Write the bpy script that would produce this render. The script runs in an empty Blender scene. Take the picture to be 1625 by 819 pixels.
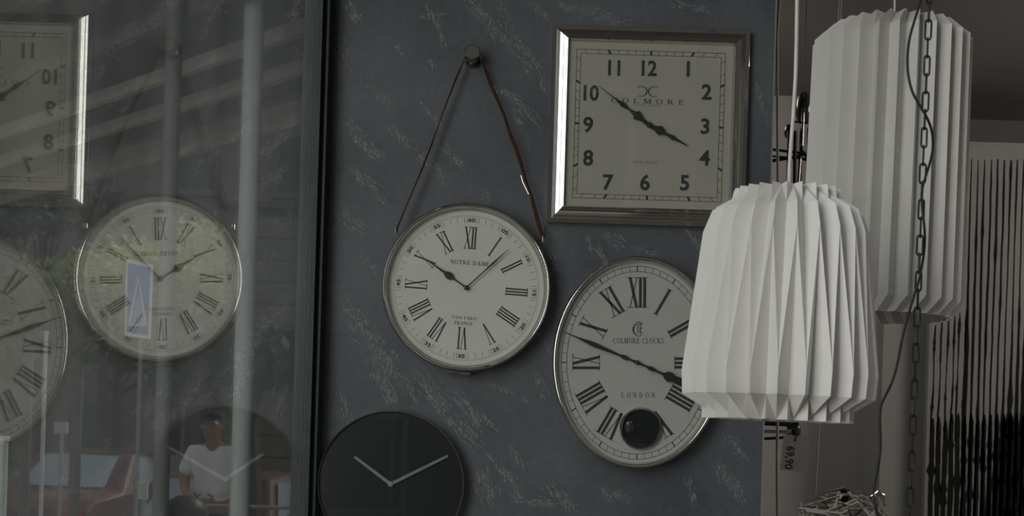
import bpy, bmesh, math, random
from mathutils import Vector, Matrix
random.seed(7)
R = math.radians
scene = bpy.context.scene
col = scene.collection

# ------------------------------------------------------------------ camera, world, exposure
ROLL = R(1.7); F = 2000.0; CX, CY = 812.5, 680.0; EYE = 1.6
cr, sr = math.cos(ROLL), math.sin(ROLL)
cam = bpy.data.cameras.new('camera'); camo = bpy.data.objects.new('camera', cam); col.objects.link(camo)
cam.sensor_width = 36; cam.lens = F / 1625 * 36; cam.shift_y = (CY - 409.5) / 1625
m = Matrix(((cr, -sr, 0, 0), (0, 0, -1, 0), (sr, cr, 0, EYE), (0, 0, 0, 1)))
camo.matrix_world = m
cam.clip_start = .05; cam.clip_end = 300
cam.dof.use_dof = True; cam.dof.focus_distance = 2.95; cam.dof.aperture_fstop = 9
scene.camera = camo
scene.view_settings.view_transform = 'Standard'; scene.view_settings.look = 'None'
scene.view_settings.gamma = 1; scene.view_settings.exposure = 0.0
world = bpy.data.worlds.new('world'); scene.world = world; world.use_nodes = True
bg = world.node_tree.nodes['Background']; bg.inputs[0].default_value = (.92, .95, 1.0, 1); bg.inputs[1].default_value = .6
def area(name, loc, to, sx, sy, power, c):
    l = bpy.data.lights.new(name, 'AREA'); l.shape = 'RECTANGLE'; l.size = sx; l.size_y = sy; l.energy = power; l.color = c
    o = bpy.data.objects.new(name, l); col.objects.link(o); o.location = loc; o.rotation_euler = (Vector(to) - Vector(loc)).to_track_quat('-Z', 'Y').to_euler(); return o
area('daylight_shop_front', (-2.3, -.9, 2.5), (.6, 3.0, 2.0), 2.0, 3.2, 166, (1.0, .985, .965))
area('added_fill_right', (3.0, 3.4, 3.0), (2.2, 5.4, 1.0), .8, .8, 42, (1.0, .94, .87))  # added fill to lift the dim back of the shop, no fixture behind it
area('added_fill_back', (.15, 4.3, 3.0), (.9, 5.6, 1.0), .5, .5, 16, (1.0, .94, .87))  # added fill hidden behind the clock wall, brightens the wall beside the pier
sl = bpy.data.lights.new('sun', 'SUN'); sl.energy = 3.0; sl.angle = R(1.5); sl.color = (1.0, .95, .85)
so = bpy.data.objects.new('sun', sl); col.objects.link(so); so.rotation_euler = Vector((-.5, -.6, -.66)).to_track_quat('-Z', 'Y').to_euler()
scene.cycles.max_bounces = 10; scene.cycles.transparent_max_bounces = 24
scene.cycles.sample_clamp_indirect = 4

def P(px, py, Y):
    """point of the place seen at a picture position, at a given real depth"""
    u, v = px - CX, -(py - CY)
    return Vector(((u * cr - v * sr) / F * Y, Y, EYE + (u * sr + v * cr) / F * Y))

# ------------------------------------------------------------------ materials
MATS = {}
def mat(name, c, rough=.6, metal=0, spec=.5, noise=None, bump=None, sub=0, coat=0):
    if name in MATS: return MATS[name]
    ma = bpy.data.materials.new(name); ma.use_nodes = True; nt = ma.node_tree; b = nt.nodes['Principled BSDF']
    b.inputs['Base Color'].default_value = (*c, 1); b.inputs['Roughness'].default_value = rough
    b.inputs['Metallic'].default_value = metal; b.inputs['Specular IOR Level'].default_value = spec
    b.inputs['Coat Weight'].default_value = coat
    tc = nt.nodes.new('ShaderNodeTexCoord')
    n = nt.nodes.new('ShaderNodeTexNoise'); n.inputs['Scale'].default_value = (noise or (30, .08))[0]; n.inputs['Detail'].default_value = 6
    nt.links.new(tc.outputs['Object'], n.inputs['Vector'])
    amt = (noise or (30, .08))[1]
    r = nt.nodes.new('ShaderNodeMapRange'); r.inputs[1].default_value = .3; r.inputs[2].default_value = .7
    r.inputs[3].default_value = 1 - amt; r.inputs[4].default_value = 1 + amt
    nt.links.new(n.outputs[0], r.inputs[0])
    mx = nt.nodes.new('ShaderNodeVectorMath'); mx.operation = 'SCALE'; mx.inputs[0].default_value = c
    nt.links.new(r.outputs[0], mx.inputs['Scale']); nt.links.new(mx.outputs[0], b.inputs['Base Color'])
    if bump:
        bn = nt.nodes.new('ShaderNodeTexNoise'); bn.inputs['Scale'].default_value = bump[0]; bn.inputs['Detail'].default_value = 4
        nt.links.new(tc.outputs['Object'], bn.inputs['Vector'])
        bp = nt.nodes.new('ShaderNodeBump'); bp.inputs['Strength'].default_value = bump[1]; bp.inputs['Distance'].default_value = .002
        nt.links.new(bn.outputs[0], bp.inputs['Height']); nt.links.new(bp.outputs[0], b.inputs['Normal'])
    if sub:
        tr = nt.nodes.new('ShaderNodeBsdfTranslucent'); nt.links.new(mx.outputs[0], tr.inputs[0])
        ms = nt.nodes.new('ShaderNodeMixShader'); ms.inputs[0].default_value = sub
        nt.links.new(b.outputs[0], ms.inputs[1]); nt.links.new(tr.outputs[0], ms.inputs[2])
        nt.links.new(ms.outputs[0], nt.nodes['Material Output'].inputs[0])
    MATS[name] = ma; return ma

def glass(name, tint, f0=.04, rough=0.0, dust=None):
    """thin sheet glass: Schlick reflection over clear transmission, same from both sides"""
    ma = bpy.data.materials.new(name); ma.use_nodes = True; nt = ma.node_tree; nt.nodes.clear(); L = nt.links.new
    out = nt.nodes.new('ShaderNodeOutputMaterial'); ge = nt.nodes.new('ShaderNodeNewGeometry')
    d = nt.nodes.new('ShaderNodeVectorMath'); d.operation = 'DOT_PRODUCT'; L(ge.outputs['Normal'], d.inputs[0]); L(ge.outputs['Incoming'], d.inputs[1])
    def M(op, a, b=None):
        n = nt.nodes.new('ShaderNodeMath'); n.operation = op
        for i, x in enumerate((a, b)):
            if x is None: continue
            if isinstance(x, (int, float)): n.inputs[i].default_value = x
            else: L(x, n.inputs[i])
        return n.outputs[0]
    c = M('ABSOLUTE', d.outputs['Value']); p = M('POWER', M('SUBTRACT', 1, c), 5); fac = M('ADD', f0, M('MULTIPLY', p, 1 - f0))
    t = nt.nodes.new('ShaderNodeBsdfTransparent'); t.inputs[0].default_value = (*tint, 1)
    g = nt.nodes.new('ShaderNodeBsdfGlossy'); g.inputs['Roughness'].default_value = rough; g.inputs[0].default_value = (1, 1, 1, 1)
    base = t.outputs[0]
    if dust:
        df = nt.nodes.new('ShaderNodeBsdfDiffuse'); df.inputs[0].default_value = (.6, .6, .57, 1)
        tc = nt.nodes.new('ShaderNodeTexCoord'); mp = nt.nodes.new('ShaderNodeMapping'); mp.inputs['Scale'].default_value = (1, 7, .5)
        L(tc.outputs['Object'], mp.inputs[0]); no = nt.nodes.new('ShaderNodeTexNoise'); no.inputs['Scale'].default_value = 1.3; no.inputs['Detail'].default_value = 3
        L(mp.outputs[0], no.inputs['Vector'])
        rr = nt.nodes.new('ShaderNodeMapRange'); rr.inputs[1].default_value = .4; rr.inputs[2].default_value = .75; rr.inputs[3].default_value = dust * .5; rr.inputs[4].default_value = dust * 1.8
        L(no.outputs[0], rr.inputs[0])
        m1 = nt.nodes.new('ShaderNodeMixShader'); L(rr.outputs[0], m1.inputs[0]); L(t.outputs[0], m1.inputs[1]); L(df.outputs[0], m1.inputs[2]); base = m1.outputs[0]
    mx = nt.nodes.new('ShaderNodeMixShader'); L(fac, mx.inputs[0]); L(base, mx.inputs[1]); L(g.outputs[0], mx.inputs[2]); L(mx.outputs[0], out.inputs[0])
    MATS[name] = ma; return ma

chrome = mat('chrome', (.60, .58, .55), .07, 1, noise=(60, .05))
chrome2 = mat('nickel', (.40, .38, .36), .22, 1, noise=(60, .05))
M_face = mat('clock_face_paper', (.70, .68, .63), .7, noise=(12, .03))
M_cream = mat('cream_dial', (.45, .425, .37), .7, noise=(12, .03))
M_oval = mat('oval_dial', (.49, .48, .45), .7, noise=(12, .03))
M_ink = mat('black_ink', (.028, .03, .03), .6)
M_ink2 = mat('grey_ink', (.10, .10, .10), .7)
M_blue = mat('blue_black_ink', (.03, .045, .08), .6)
M_hand = mat('hand_black', (.02, .022, .022), .4)
M_blackglass = mat('black_dial', (.012, .015, .018), .35, spec=.3)
M_grey = mat('grey_metal_hand', (.22, .23, .24), .4, noise=(80, .04))
M_leather = mat('brown_leather', (.11, .045, .025), .55, noise=(90, .3), bump=(400, .3))
M_paper = mat('white_pleated_paper', (.86, .845, .81), .8, noise=(18, .015), bump=(600, .12), sub=.22)
M_paper2 = mat('white_pleated_paper_far', (.80, .785, .75), .8, noise=(18, .02), bump=(600, .12), sub=.22)
M_white = mat('white_cord', (.62, .59, .54), .5)
M_brownw = mat('beige_cord_reflection', (.42, .38, .34), .6)
M_black = mat('black_iron', (.012, .012, .013), .5, spec=.3)
M_rubber = mat('black_cable', (.010, .010, .011), .55, spec=.25)
M_canvas = mat('grey_canvas', (.15, .147, .138), .85, noise=(8, .08), bump=(500, .3))
M_paint = mat('black_paint', (.008, .008, .008), .9, spec=.1)
M_sticks = mat('pale_sticks', (.28, .26, .24), .6, noise=(40, .12))
M_smoke = glass('smoked_glass', (.25, .25, .26), .06)
M_clear = glass('clock_glass', (.97, .975, .97), .035)
M_pane = glass('window_pane', (.93, .95, .94), .26, dust=.11)
M_trim = mat('dark_metal_profile', (.035, .042, .046), .38, metal=.3, noise=(20, .2))
M_wallf = mat('far_wall_paint', (.25, .24, .225), .85, noise=(3, .06))
M_wallg = mat('grey_wall_paint', (.18, .178, .165), .85, noise=(3, .06))
M_ceil = mat('ceiling_paint', (.27, .26, .25), .9, noise=(3, .05))
M_floor = mat('shop_floor', (.08, .07, .06), .5, noise=(4, .2))

# ------------------------------------------------------------------ helpers
class MB:
    def __init__(s): s.v = []; s.f = []
    def add(s, vs, fs):
        o = len(s.v); s.v += [tuple(v) for v in vs]; s.f += [tuple(i + o for i in f) for f in fs]; return s
    def box(s, c, d, M=None):
        vs = [Vector((x * d[0] / 2, y * d[1] / 2, z * d[2] / 2)) for x in (-1, 1) for y in (-1, 1) for z in (-1, 1)]
        if M is not None: vs = [M @ v for v in vs]
        vs = [v + Vector(c) for v in vs]
        return s.add(vs, [(0, 1, 3, 2), (4, 6, 7, 5), (0, 4, 5, 1), (2, 3, 7, 6), (0, 2, 6, 4), (1, 5, 7, 3)])
    def tube(s, pts, r, n=8, cap=True, closed=False):
        pts = [Vector(p) for p in pts]; rs = r if isinstance(r, (list, tuple)) else [r] * len(pts)
        N = len(pts); vs = []; up = None
        for i, p in enumerate(pts):
            a = pts[(i - 1) % N] if (i or closed) else p; b = pts[(i + 1) % N] if (i < N - 1 or closed) else p
            t = (b - a).normalized()
            if up is None: up = t.orthogonal().normalized()
            up = (up - t * up.dot(t)).normalized(); w = t.cross(up)
            for k in range(n):
                an = 2 * math.pi * k / n; vs.append(p + (up * math.cos(an) + w * math.sin(an)) * rs[i])
        fs = []
        for i in range(N if closed else N - 1):
            j = (i + 1) % N
            for k in range(n): fs.append((i * n + k, i * n + (k + 1) % n, j * n + (k + 1) % n, j * n + k))
        if cap and not closed: fs += [tuple(range(n - 1, -1, -1)), tuple(range((N - 1) * n, N * n))]
        return s.add(vs, fs)
    def ring(s, prof, sx=1, sz=1, n=96, rect=False, cx=0, cz=0, add=False, closed=False):
        """lathe about Y: prof = [(radius, y)]; add=True: radius is added to half-axes sx, sz"""
        vs = []
        for r, y in prof:
            for k in range(n):
                a = 2 * math.pi * k / n
                if rect:
                    x, z = [(-1, -1), (1, -1), (1, 1), (-1, 1)][k]; vs.append((cx + x * r * sx, y, cz + z * r * sz))
                elif add: vs.append((cx + (sx + r) * math.sin(a), y, cz + (sz + r) * math.cos(a)))
                else: vs.append((cx + r * sx * math.sin(a), y, cz + r * sz * math.cos(a)))
        fs = []; m_ = len(prof)
        for i in range(m_ if closed else m_ - 1):
            j = (i + 1) % m_
            for k in range(n): fs.append((i * n + k, i * n + (k + 1) % n, j * n + (k + 1) % n, j * n + k))
        return s.add(vs, fs)
    def poly(s, pts, y0, y1):
        """2-D outline (x, z), extruded from y0 to y1"""
        n = len(pts); vs = [(x, y0, z) for x, z in pts] + [(x, y1, z) for x, z in pts]
        fs = [tuple(range(n)), tuple(range(2 * n - 1, n - 1, -1))] + [(i, i + n, (i + 1) % n + n, (i + 1) % n) for i in range(n)]
        return s.add(vs, fs)
    def line2(s, a, b, w, y0, y1, w2=None):
        a = Vector(a); b = Vector(b); d = (b - a).normalized(); q = Vector((-d.y, d.x)); w2 = w if w2 is None else w2
        return s.poly([tuple(a + q * w / 2), tuple(b + q * w2 / 2), tuple(b - q * w2 / 2), tuple(a - q * w / 2)], y0, y1)
    def arc(s, cx, cz, rxo, rzo, rxi, rzi, a0, a1, y0, y1, n=14):
        """crescent between two ellipses, angles in degrees, counter-clockwise from +x"""
        o = [(cx + rxo * math.cos(R(a0 + (a1 - a0) * i / n)), cz + rzo * math.sin(R(a0 + (a1 - a0) * i / n))) for i in range(n + 1)]
        q = [(cx + rxi * math.cos(R(a0 + (a1 - a0) * i / n)), cz + rzi * math.sin(R(a0 + (a1 - a0) * i / n))) for i in range(n + 1)]
        vs = [(x, y0, z) for x, z in o + q] ; m_ = n + 1
        vs += [(x, y1, z) for x, z in o + q]
        fs = []
        for i in range(n):
            fs += [(i, i + 1, m_ + i + 1, m_ + i), (2 * m_ + i, 3 * m_ + i, 3 * m_ + i + 1, 2 * m_ + i + 1),
                   (i, 2 * m_ + i, 2 * m_ + i + 1, i + 1), (m_ + i, m_ + i + 1, 3 * m_ + i + 1, 3 * m_ + i)]
        return s.add(vs, fs)
    def xf(s, fn): s.v = [tuple(fn(*v)) for v in s.v]; return s
    def merge(s, o): return s.add(o.v, o.f)
    def mesh(s, name, mt, smooth=False, recalc=True):
        me = bpy.data.meshes.new(name); me.from_pydata(s.v, [], s.f)
        if recalc:
            bm = bmesh.new(); bm.from_mesh(me); bmesh.ops.recalc_face_normals(bm, faces=bm.faces); bm.to_mesh(me); bm.free()
        if smooth:
            me.shade_smooth(); 
            try: me.set_sharp_from_angle(angle=R(38))
            except Exception: pass
        for x in (mt if isinstance(mt, (list, tuple)) else [mt]): me.materials.append(x)
        return me
    def build(s, name, mt, parent=None, smooth=False, recalc=True, loc=None):
        o = bpy.data.objects.new(name, s.mesh(name, mt, smooth, recalc)); col.objects.link(o)
        if parent: o.parent = parent
        if loc is not None: o.location = loc
        return o
def tag(o, label=None, cat=None, group=None, kind=None):
    if label: o['label'] = label
    if cat: o['category'] = cat
    if group: o['group'] = group
    if kind: o['kind'] = kind
    return o
def empty(name, loc, label, cat, rot=(0, 0, 0), group=None):
    o = bpy.data.objects.new(name, None); o.empty_display_size = .05; col.objects.link(o); o.location = loc; o.rotation_euler = rot
    return tag(o, label, cat, group)
def inst(name, me, parent, loc=(0, 0, 0), rot=(0, 0, 0), scale=(1, 1, 1)):
    o = bpy.data.objects.new(name, me); col.objects.link(o); o.parent = parent; o.location = loc; o.rotation_euler = rot; o.scale = scale; return o
def struct(name, mb, mt, **k): return tag(mb.build(name, mt, **k), kind='structure')

def sans(txt, size, mt, name, parent, x, z, y, rot=0, sx=1, off=0.0, mirror=False):
    cu = bpy.data.curves.new(name, 'FONT'); cu.body = txt; cu.size = size; cu.align_x = 'CENTER'; cu.align_y = 'CENTER'
    cu.extrude = .0002; cu.offset = off; cu.resolution_u = 3
    t = bpy.data.objects.new(name, cu); col.objects.link(t)
    bpy.context.view_layer.update(); me = bpy.data.meshes.new_from_object(t.evaluated_get(bpy.context.evaluated_depsgraph_get()))
    bpy.data.objects.remove(t)
    zs = [v.co.y for v in me.vertices]; xs = [v.co.x for v in me.vertices]; cz = (max(zs) + min(zs)) / 2; cx = (max(xs) + min(xs)) / 2
    c, s_ = math.cos(rot), math.sin(rot)
    for v in me.vertices:
        a, b, e = (v.co.x - cx) * sx, v.co.y - cz, v.co.z
        v.co = (a * c + b * s_, -e, -a * s_ + b * c)          # rot clockwise on the face
    me.materials.clear(); me.materials.append(mt)
    o = bpy.data.objects.new(name, me); col.objects.link(o); o.parent = parent; o.location = (x, y, z); return o

def serif(txt, h, mb, x, z, y, width=None, gap=.16, y1=None, wx=1.0):
    """little serif alphabet drawn with thick and thin strokes"""
    T, t = .19, .08
    def L(g, q):
        if g == 'N': q.line2((.14, 0), (.14, 1), t, 0, 1); q.line2((.14, .97), (.76, .03), T, 0, 1); q.line2((.76, 0), (.76, 1), t, 0, 1); S(q, .14, 0); S(q, .1, 1); S(q, .76, 1); return .9
        if g == 'O': q.arc(.44, .5, .44, .52, .27, .45, 0, 360, 0, 1, 22); return .88
        if g == 'T': q.line2((.4, 0), (.4, 1), T, 0, 1); q.line2((0, .96), (.8, .96), t, 0, 1); q.line2((.03, 1), (.03, .76), t, 0, 1); q.line2((.77, 1), (.77, .76), t, 0, 1); S(q, .4, 0); return .8
        if g in 'RPB': 
            q.line2((.16, 0), (.16, 1), T, 0, 1); S(q, .16, 0); q.line2((0, .97), (.35, .97), t, 0, 1); q.arc(.33, .74, .34, .26, .17, .2, -90, 90, 0, 1, 10); q.line2((.2, .5), (.36, .5), t, 0, 1)
            if g == 'R': q.line2((.36, .5), (.72, .02), T, 0, 1); q.line2((.66, .03), (.86, .03), t, 0, 1); return .86
            return .7
        if g in 'EFL':
            q.line2((.16, 0), (.16, 1), T, 0, 1); S(q, .16, 0); S(q, .16, 1)
            if g in 'EF': q.line2((.1, .96), (.66, .96), t, 0, 1); q.line2((.64, 1), (.64, .78), t, 0, 1); q.line2((.2, .52), (.5, .52), t, 0, 1); q.line2((.5, .4), (.5, .64), t, 0, 1)
            if g in 'EL': q.line2((.1, .04), (.7, .04), t, 0, 1); q.line2((.68, 0), (.68, .25), t, 0, 1)
            return .72
        if g == 'D': q.line2((.16, 0), (.16, 1), T, 0, 1); q.arc(.34, .5, .5, .5, .31, .44, -90, 90, 0, 1, 12); q.line2((0, .97), (.35, .97), t, 0, 1); q.line2((0, .03), (.35, .03), t, 0, 1); return .86
        if g == 'A': q.line2((.12, 0), (.44, 1), t, 0, 1); q.line2((.44, 1), (.76, 0), T, 0, 1); q.line2((.22, .32), (.64, .32), t, 0, 1); S(q, .12, 0); S(q, .78, 0); return .9
        if g == 'M': q.line2((.12, 0), (.14, 1), t, 0, 1); q.line2((.16, 1), (.5, .05), T, 0, 1); q.line2((.5, .05), (.84, 1), t, 0, 1); q.line2((.88, 0), (.86, 1), T, 0, 1); S(q, .12, 0); S(q, .88, 0); S(q, .1, 1); S(q, .9, 1); return 1.02
        if g == 'C': q.arc(.46, .5, .46, .52, .28, .45, 48, 312, 0, 1, 18); q.line2((.76, .95), (.76, .68), t, 0, 1); q.line2((.76, .05), (.76, .25), t, 0, 1); return .84
        if g == 'S': q.arc(.32, .74, .3, .28, .17, .21, 30, 270, 0, 1, 12); q.arc(.32, .26, .32, .27, .17, .2, -150, 90, 0, 1, 12); q.line2((.58, .98), (.58, .74), t, 0, 1); q.line2((.05, .02), (.05, .26), t, 0, 1); return .66
        if g == 'K': q.line2((.16, 0), (.16, 1), T, 0, 1); q.line2((.2, .42), (.72, .97), t, 0, 1); q.line2((.36, .58), (.78, .03), T, 0, 1); S(q, .16, 0); S(q, .16, 1); S(q, .72, 1); S(q, .8, 0); return .9
        if g == 'I': q.line2((.2, 0), (.2, 1), T, 0, 1); S(q, .2, 0); S(q, .2, 1); return .4
        if g == 'W': q.line2((.08, 1), (.3, 0), T, 0, 1); q.line2((.3, 0), (.52, 1), t, 0, 1); q.line2((.48, 1), (.7, 0), T, 0, 1); q.line2((.7, 0), (.94, 1), t, 0, 1); S(q, .08, 1); S(q, .94, 1); return 1.02
        if g == 'Y': q.line2((.4, 0), (.4, .5), T, 0, 1); q.line2((.08, 1), (.4, .45), T, 0, 1); q.line2((.74, 1), (.4, .45), t, 0, 1); S(q, .4, 0); S(q, .08, 1); S(q, .74, 1); return .82
        if g == '7': q.line2((.05, .95), (.55, .95), .14, 0, 1); q.line2((.53, .95), (.2, 0), .15, 0, 1); return .6
        if g == '5': q.line2((.12, .95), (.5, .95), .13, 0, 1); q.line2((.14, .95), (.12, .56), t, 0, 1); q.arc(.28, .32, .27, .32, .14, .25, -140, 110, 0, 1, 12); return .6
        if g == '0': q.arc(.3, .5, .28, .51, .14, .44, 0, 360, 0, 1, 18); return .6
        if g == '4': q.line2((.42, 0), (.42, 1), T * .8, 0, 1); q.line2((.4, 1), (.05, .3), t, 0, 1); q.line2((0, .28), (.6, .28), t, 0, 1); return .62
        return .4
    def S(q, cx, cz): q.line2((cx - .16, cz + (.03 if cz < .5 else -.03)), (cx + .16, cz + (.03 if cz < .5 else -.03)), .06, 0, 1)
    q = MB(); cur = 0
    for g in txt:
        g1 = MB(); w = L(g, g1); o = cur; g1.xf(lambda a, b, c: (a + o, b, c)); q.merge(g1); cur += w + gap
    cur -= gap; kx = (width / cur) if width else h * wx
    y1 = y - .0003 if y1 is None else y1
    q.xf(lambda a, b, c: (x + (a - cur / 2) * kx, y + (y1 - y) * b, z + (c - .5) * h)); mb.merge(q)

def roman(txt, H, w, gap, vw, thin=.28, sw=.0014):
    """Roman numeral centred on the origin, top towards +z"""
    q = MB(); cur = 0
    def ser(x, z, L_): q.line2((x - L_ / 2, z), (x + L_ / 2, z), sw, 0, 1)
    for i, g in enumerate(txt):
        if g == 'I':
            x = cur + w / 2; q.line2((x, -H / 2), (x, H / 2), w, 0, 1); ser(x, H / 2, w * 2.3); ser(x, -H / 2, w * 2.3); cur += w + gap
        elif g == 'V':
            x0, x1 = cur + w / 2, cur + vw; xm = (x0 + x1) / 2 + w * .1
            q.line2((x0, H / 2), (xm, -H / 2), w, 0, 1); q.line2((x1, H / 2), (xm, -H / 2), w * thin, 0, 1); ser(x0, H / 2, w * 2.2); ser(x1, H / 2, w * 1.9); cur += vw + gap + w * .3
        elif g == 'X':
            x0, x1 = cur + w / 2, cur + vw
            q.line2((x0, H / 2), (x1, -H / 2), w, 0, 1); q.line2((x1, H / 2), (x0, -H / 2), w * thin, 0, 1)
            for z in (H / 2, -H / 2): ser(x0, z, w * 2.1); ser(x1, z, w * 2.1)
            cur += vw + gap + w * .3
    W = cur - gap; q.xf(lambda a, b, c: (a - W / 2, b * -.0004, c)); return q
ROM = ['XII', 'I', 'II', 'III', 'IIII', 'V', 'VI', 'VII', 'VIII', 'IX', 'X', 'XI']

# ================================================================== SETTING
X0 = -.4775                      # plane of the side window
WY = 3.0                         # front of the plaster panel the clocks hang on
CEIL = 3.1
# plaster wall
def plaster():
    ma = bpy.data.materials.new('slate_plaster'); ma.use_nodes = True; nt = ma.node_tree; b = nt.nodes['Principled BSDF']; L = nt.links.new
    tc = nt.nodes.new('ShaderNodeTexCoord')
    def noise(sc, det, vec=None, rough=.6):
        n = nt.nodes.new('ShaderNodeTexNoise'); n.inputs['Scale'].default_value = sc; n.inputs['Detail'].default_value = det; n.inputs['Roughness'].default_value = rough
        L(vec or tc.outputs['Object'], n.inputs['Vector']); return n.outputs[0]
    mp = nt.nodes.new('ShaderNodeMapping'); mp.inputs['Rotation'].default_value = (0, R(38), 0); mp.inputs['Scale'].default_value = (9, 1, 1.6)
    L(tc.outputs['Object'], mp.inputs[0])
    big = noise(2.2, 5); fine = noise(55, 6, None, .7); st = noise(7, 6, mp.outputs[0], .75)
    r1 = nt.nodes.new('ShaderNodeValToRGB'); r1.color_ramp.elements[0].position = .35; r1.color_ramp.elements[0].color = (.066, .073, .083, 1)
    r1.color_ramp.elements[1].position = .68; r1.color_ramp.elements[1].color = (.128, .136, .149, 1); L(big, r1.inputs[0])
    r2 = nt.nodes.new('ShaderNodeMapRange'); r2.inputs[1].default_value = .3; r2.inputs[2].default_value = .7; r2.inputs[3].default_value = .86; r2.inputs[4].default_value = 1.14; L(fine, r2.inputs[0])
    sc = nt.nodes.new('ShaderNodeVectorMath'); sc.operation = 'SCALE'; L(r1.outputs[0], sc.inputs[0]); L(r2.outputs[0], sc.inputs['Scale'])
    # faint trowel streaks
    r3 = nt.nodes.new('ShaderNodeMapRange'); r3.inputs[1].default_value = .56; r3.inputs[2].default_value = .72; r3.inputs[3].default_value = 0; r3.inputs[4].default_value = .3; L(st, r3.inputs[0])
    r4 = nt.nodes.new('ShaderNodeMapRange'); r4.inputs[1].default_value = .48; r4.inputs[2].default_value = .62; L(noise(5, 3), r4.inputs[0])
    mu = nt.nodes.new('ShaderNodeMath'); mu.operation = 'MULTIPLY'; L(r3.outputs[0], mu.inputs[0]); L(r4.outputs[0], mu.inputs[1])
    mx = nt.nodes.new('ShaderNodeMix'); mx.data_type = 'RGBA'; L(mu.outputs[0], mx.inputs[0]); L(sc.outputs[0], mx.inputs[6]); mx.inputs[7].default_value = (.30, .31, .315, 1)
    L(mx.outputs[2], b.inputs['Base Color']); b.inputs['Roughness'].default_value = .55; b.inputs['Specular IOR Level'].default_value = .35
    bp = nt.nodes.new('ShaderNodeBump'); bp.inputs['Strength'].default_value = .25; bp.inputs['Distance'].default_value = .002; L(fine, bp.inputs['Height']); L(bp.outputs[0], b.inputs['Normal'])
    return ma
M_plaster = plaster()
XR = P(1222, 300, WY).x
wall = struct('wall_back', MB().box(((X0 - .045 + XR) / 2, WY + .03, CEIL / 2 + .25), (XR - X0 + .045, .06, CEIL + .5)), M_plaster)
tag(MB().box((XR + .0018, WY + .03, CEIL / 2), (.0035, .062, CEIL)).build('edge_strip', mat('pale_edge', (.26, .25, .23), .5)), kind='structure').parent = wall
# raised trowel strokes in paler plaster
strokes = MB(); rs = random.Random(3)
CL = [(741, 0, 800, 60, 7, 26), (795, 55, 854, 113, 9, 30), (790, 0, 818, 52, 5, 10), (778, 133, 862, 193, 6, 22), (677, 8, 713, 73, 3, 12), (665, 28, 709, 20, 3, 9),
      (623, 62, 645, 93, 3, 9), (679, 93, 689, 107, 2, 5), (580, 133, 623, 167, 4, 11), (665, 161, 701, 209, 3, 10), (548, 189, 608, 258, 7, 26), (612, 197, 657, 238, 6, 18),
      (689, 226, 743, 266, 4, 16), (665, 242, 705, 294, 6, 22), (556, 266, 617, 322, 6, 14), (762, 306, 782, 322, 5, 10), (810, 173, 830, 201, 3, 6), (556, 0, 570, 44, 5, 16),
      (855, 115, 866, 150, 4, 9), (595, 586, 627, 647, 8, 34), (662, 586, 712, 659, 9, 44), (712, 659, 758, 708, 9, 34), (717, 618, 764, 688, 6, 30), (761, 656, 790, 685, 3, 10),
      (770, 609, 814, 627, 3, 12), (828, 633, 840, 640, 2, 5), (852, 586, 865, 638, 4, 14), (808, 700, 837, 749, 4, 14), (770, 720, 785, 732, 3, 7), (758, 743, 788, 796, 10, 34),
      (790, 735, 823, 796, 6, 24), (811, 793, 884, 799, 4, 16), (863, 761, 910, 813, 6, 24), (560, 505, 625, 580, 10, 34), (530, 470, 585, 520, 7, 16), (590, 560, 640, 600, 8, 18), (930, 375, 942, 402, 3, 8), (960, 366, 990, 395, 6, 14),
      (943, 388, 966, 425, 4, 10), (1086, 362, 1118, 398, 3, 12), (1135, 730, 1185, 800, 7, 22), (1085, 755, 1105, 800, 5, 12), (945, 770, 1000, 795, 6, 16), (878, 4, 990, 34, 5, 22), (1060, 2, 1130, 20, 6, 14),
      (830, 0, 872, 34, 5, 14), (1000, 390, 1050, 410, 4, 8), (850, 520, 872, 560, 4, 8), (540, 60, 560, 110, 4, 6), (635, 600, 665, 640, 5, 10), (1150, 690, 1195, 730, 5, 10),
      (530, 330, 580, 380, 7, 16), (575, 400, 600, 440, 5, 9), (860, 380, 900, 450, 4, 8), (540, 620, 560, 680, 5, 9), (1195, 400, 1212, 460, 4, 7), (1195, 120, 1218, 200, 3, 6)]
for (ax, ay, bx, by, wd, n) in CL:
    A = P(ax, ay, WY); B = P(bx, by, WY); d = B - A; Ln = d.length; d.normalize(); q = Vector((-d.z, 0, d.x)); curve = rs.uniform(-.12, .12)
    for k in range(int(n * 2.6)):
        t0 = rs.uniform(-.02, .8); ln = rs.uniform(.10, .36) * max(Ln, .05); an = rs.gauss(0, .16) + .5 * math.sin(t0 * 9 + ax); an *= .32; dd = d * math.cos(an) + q * math.sin(an); qq = Vector((-dd.z, 0, dd.x))
        off = rs.gauss(0, wd / 667 * .8) + math.sin(t0 * 3.1) * curve * Ln * .4
        p = A + d * (t0 * Ln) + q * off; w = rs.uniform(.0005, .0019); cv = rs.uniform(-.12, .12); vs = []; ns = 6; yy_ = WY - rs.uniform(.0003, .0016)
        for i in range(ns):
            s_ = i / (ns - 1); c_ = p + dd * (s_ * ln) + qq * (cv * ln * s_ * s_ + rs.gauss(0, .0004)); ww = w * (math.sin(math.pi * (s_ * .9 + .05)) ** .6) * rs.uniform(.6, 1.3)
            vs += [(c_.x + qq.x * ww, yy_, c_.z + qq.z * ww), (c_.x - qq.x * ww, yy_, c_.z - qq.z * ww)]
        strokes.add(vs, [(2 * i, 2 * i + 1, 2 * i + 3, 2 * i + 2) for i in range(ns - 1)])
M_stroke = mat('pale_trowel_plaster', (.26, .27, .28), .6, noise=(190, .35))
nt = M_stroke.node_tree
_tc = nt.nodes.new('ShaderNodeTexCoord'); _mp = nt.nodes.new('ShaderNodeMapping'); _mp.inputs['Rotation'].default_value = (0, R(36), 0); _mp.inputs['Scale'].default_value = (2.2, 1, .55)
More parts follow.
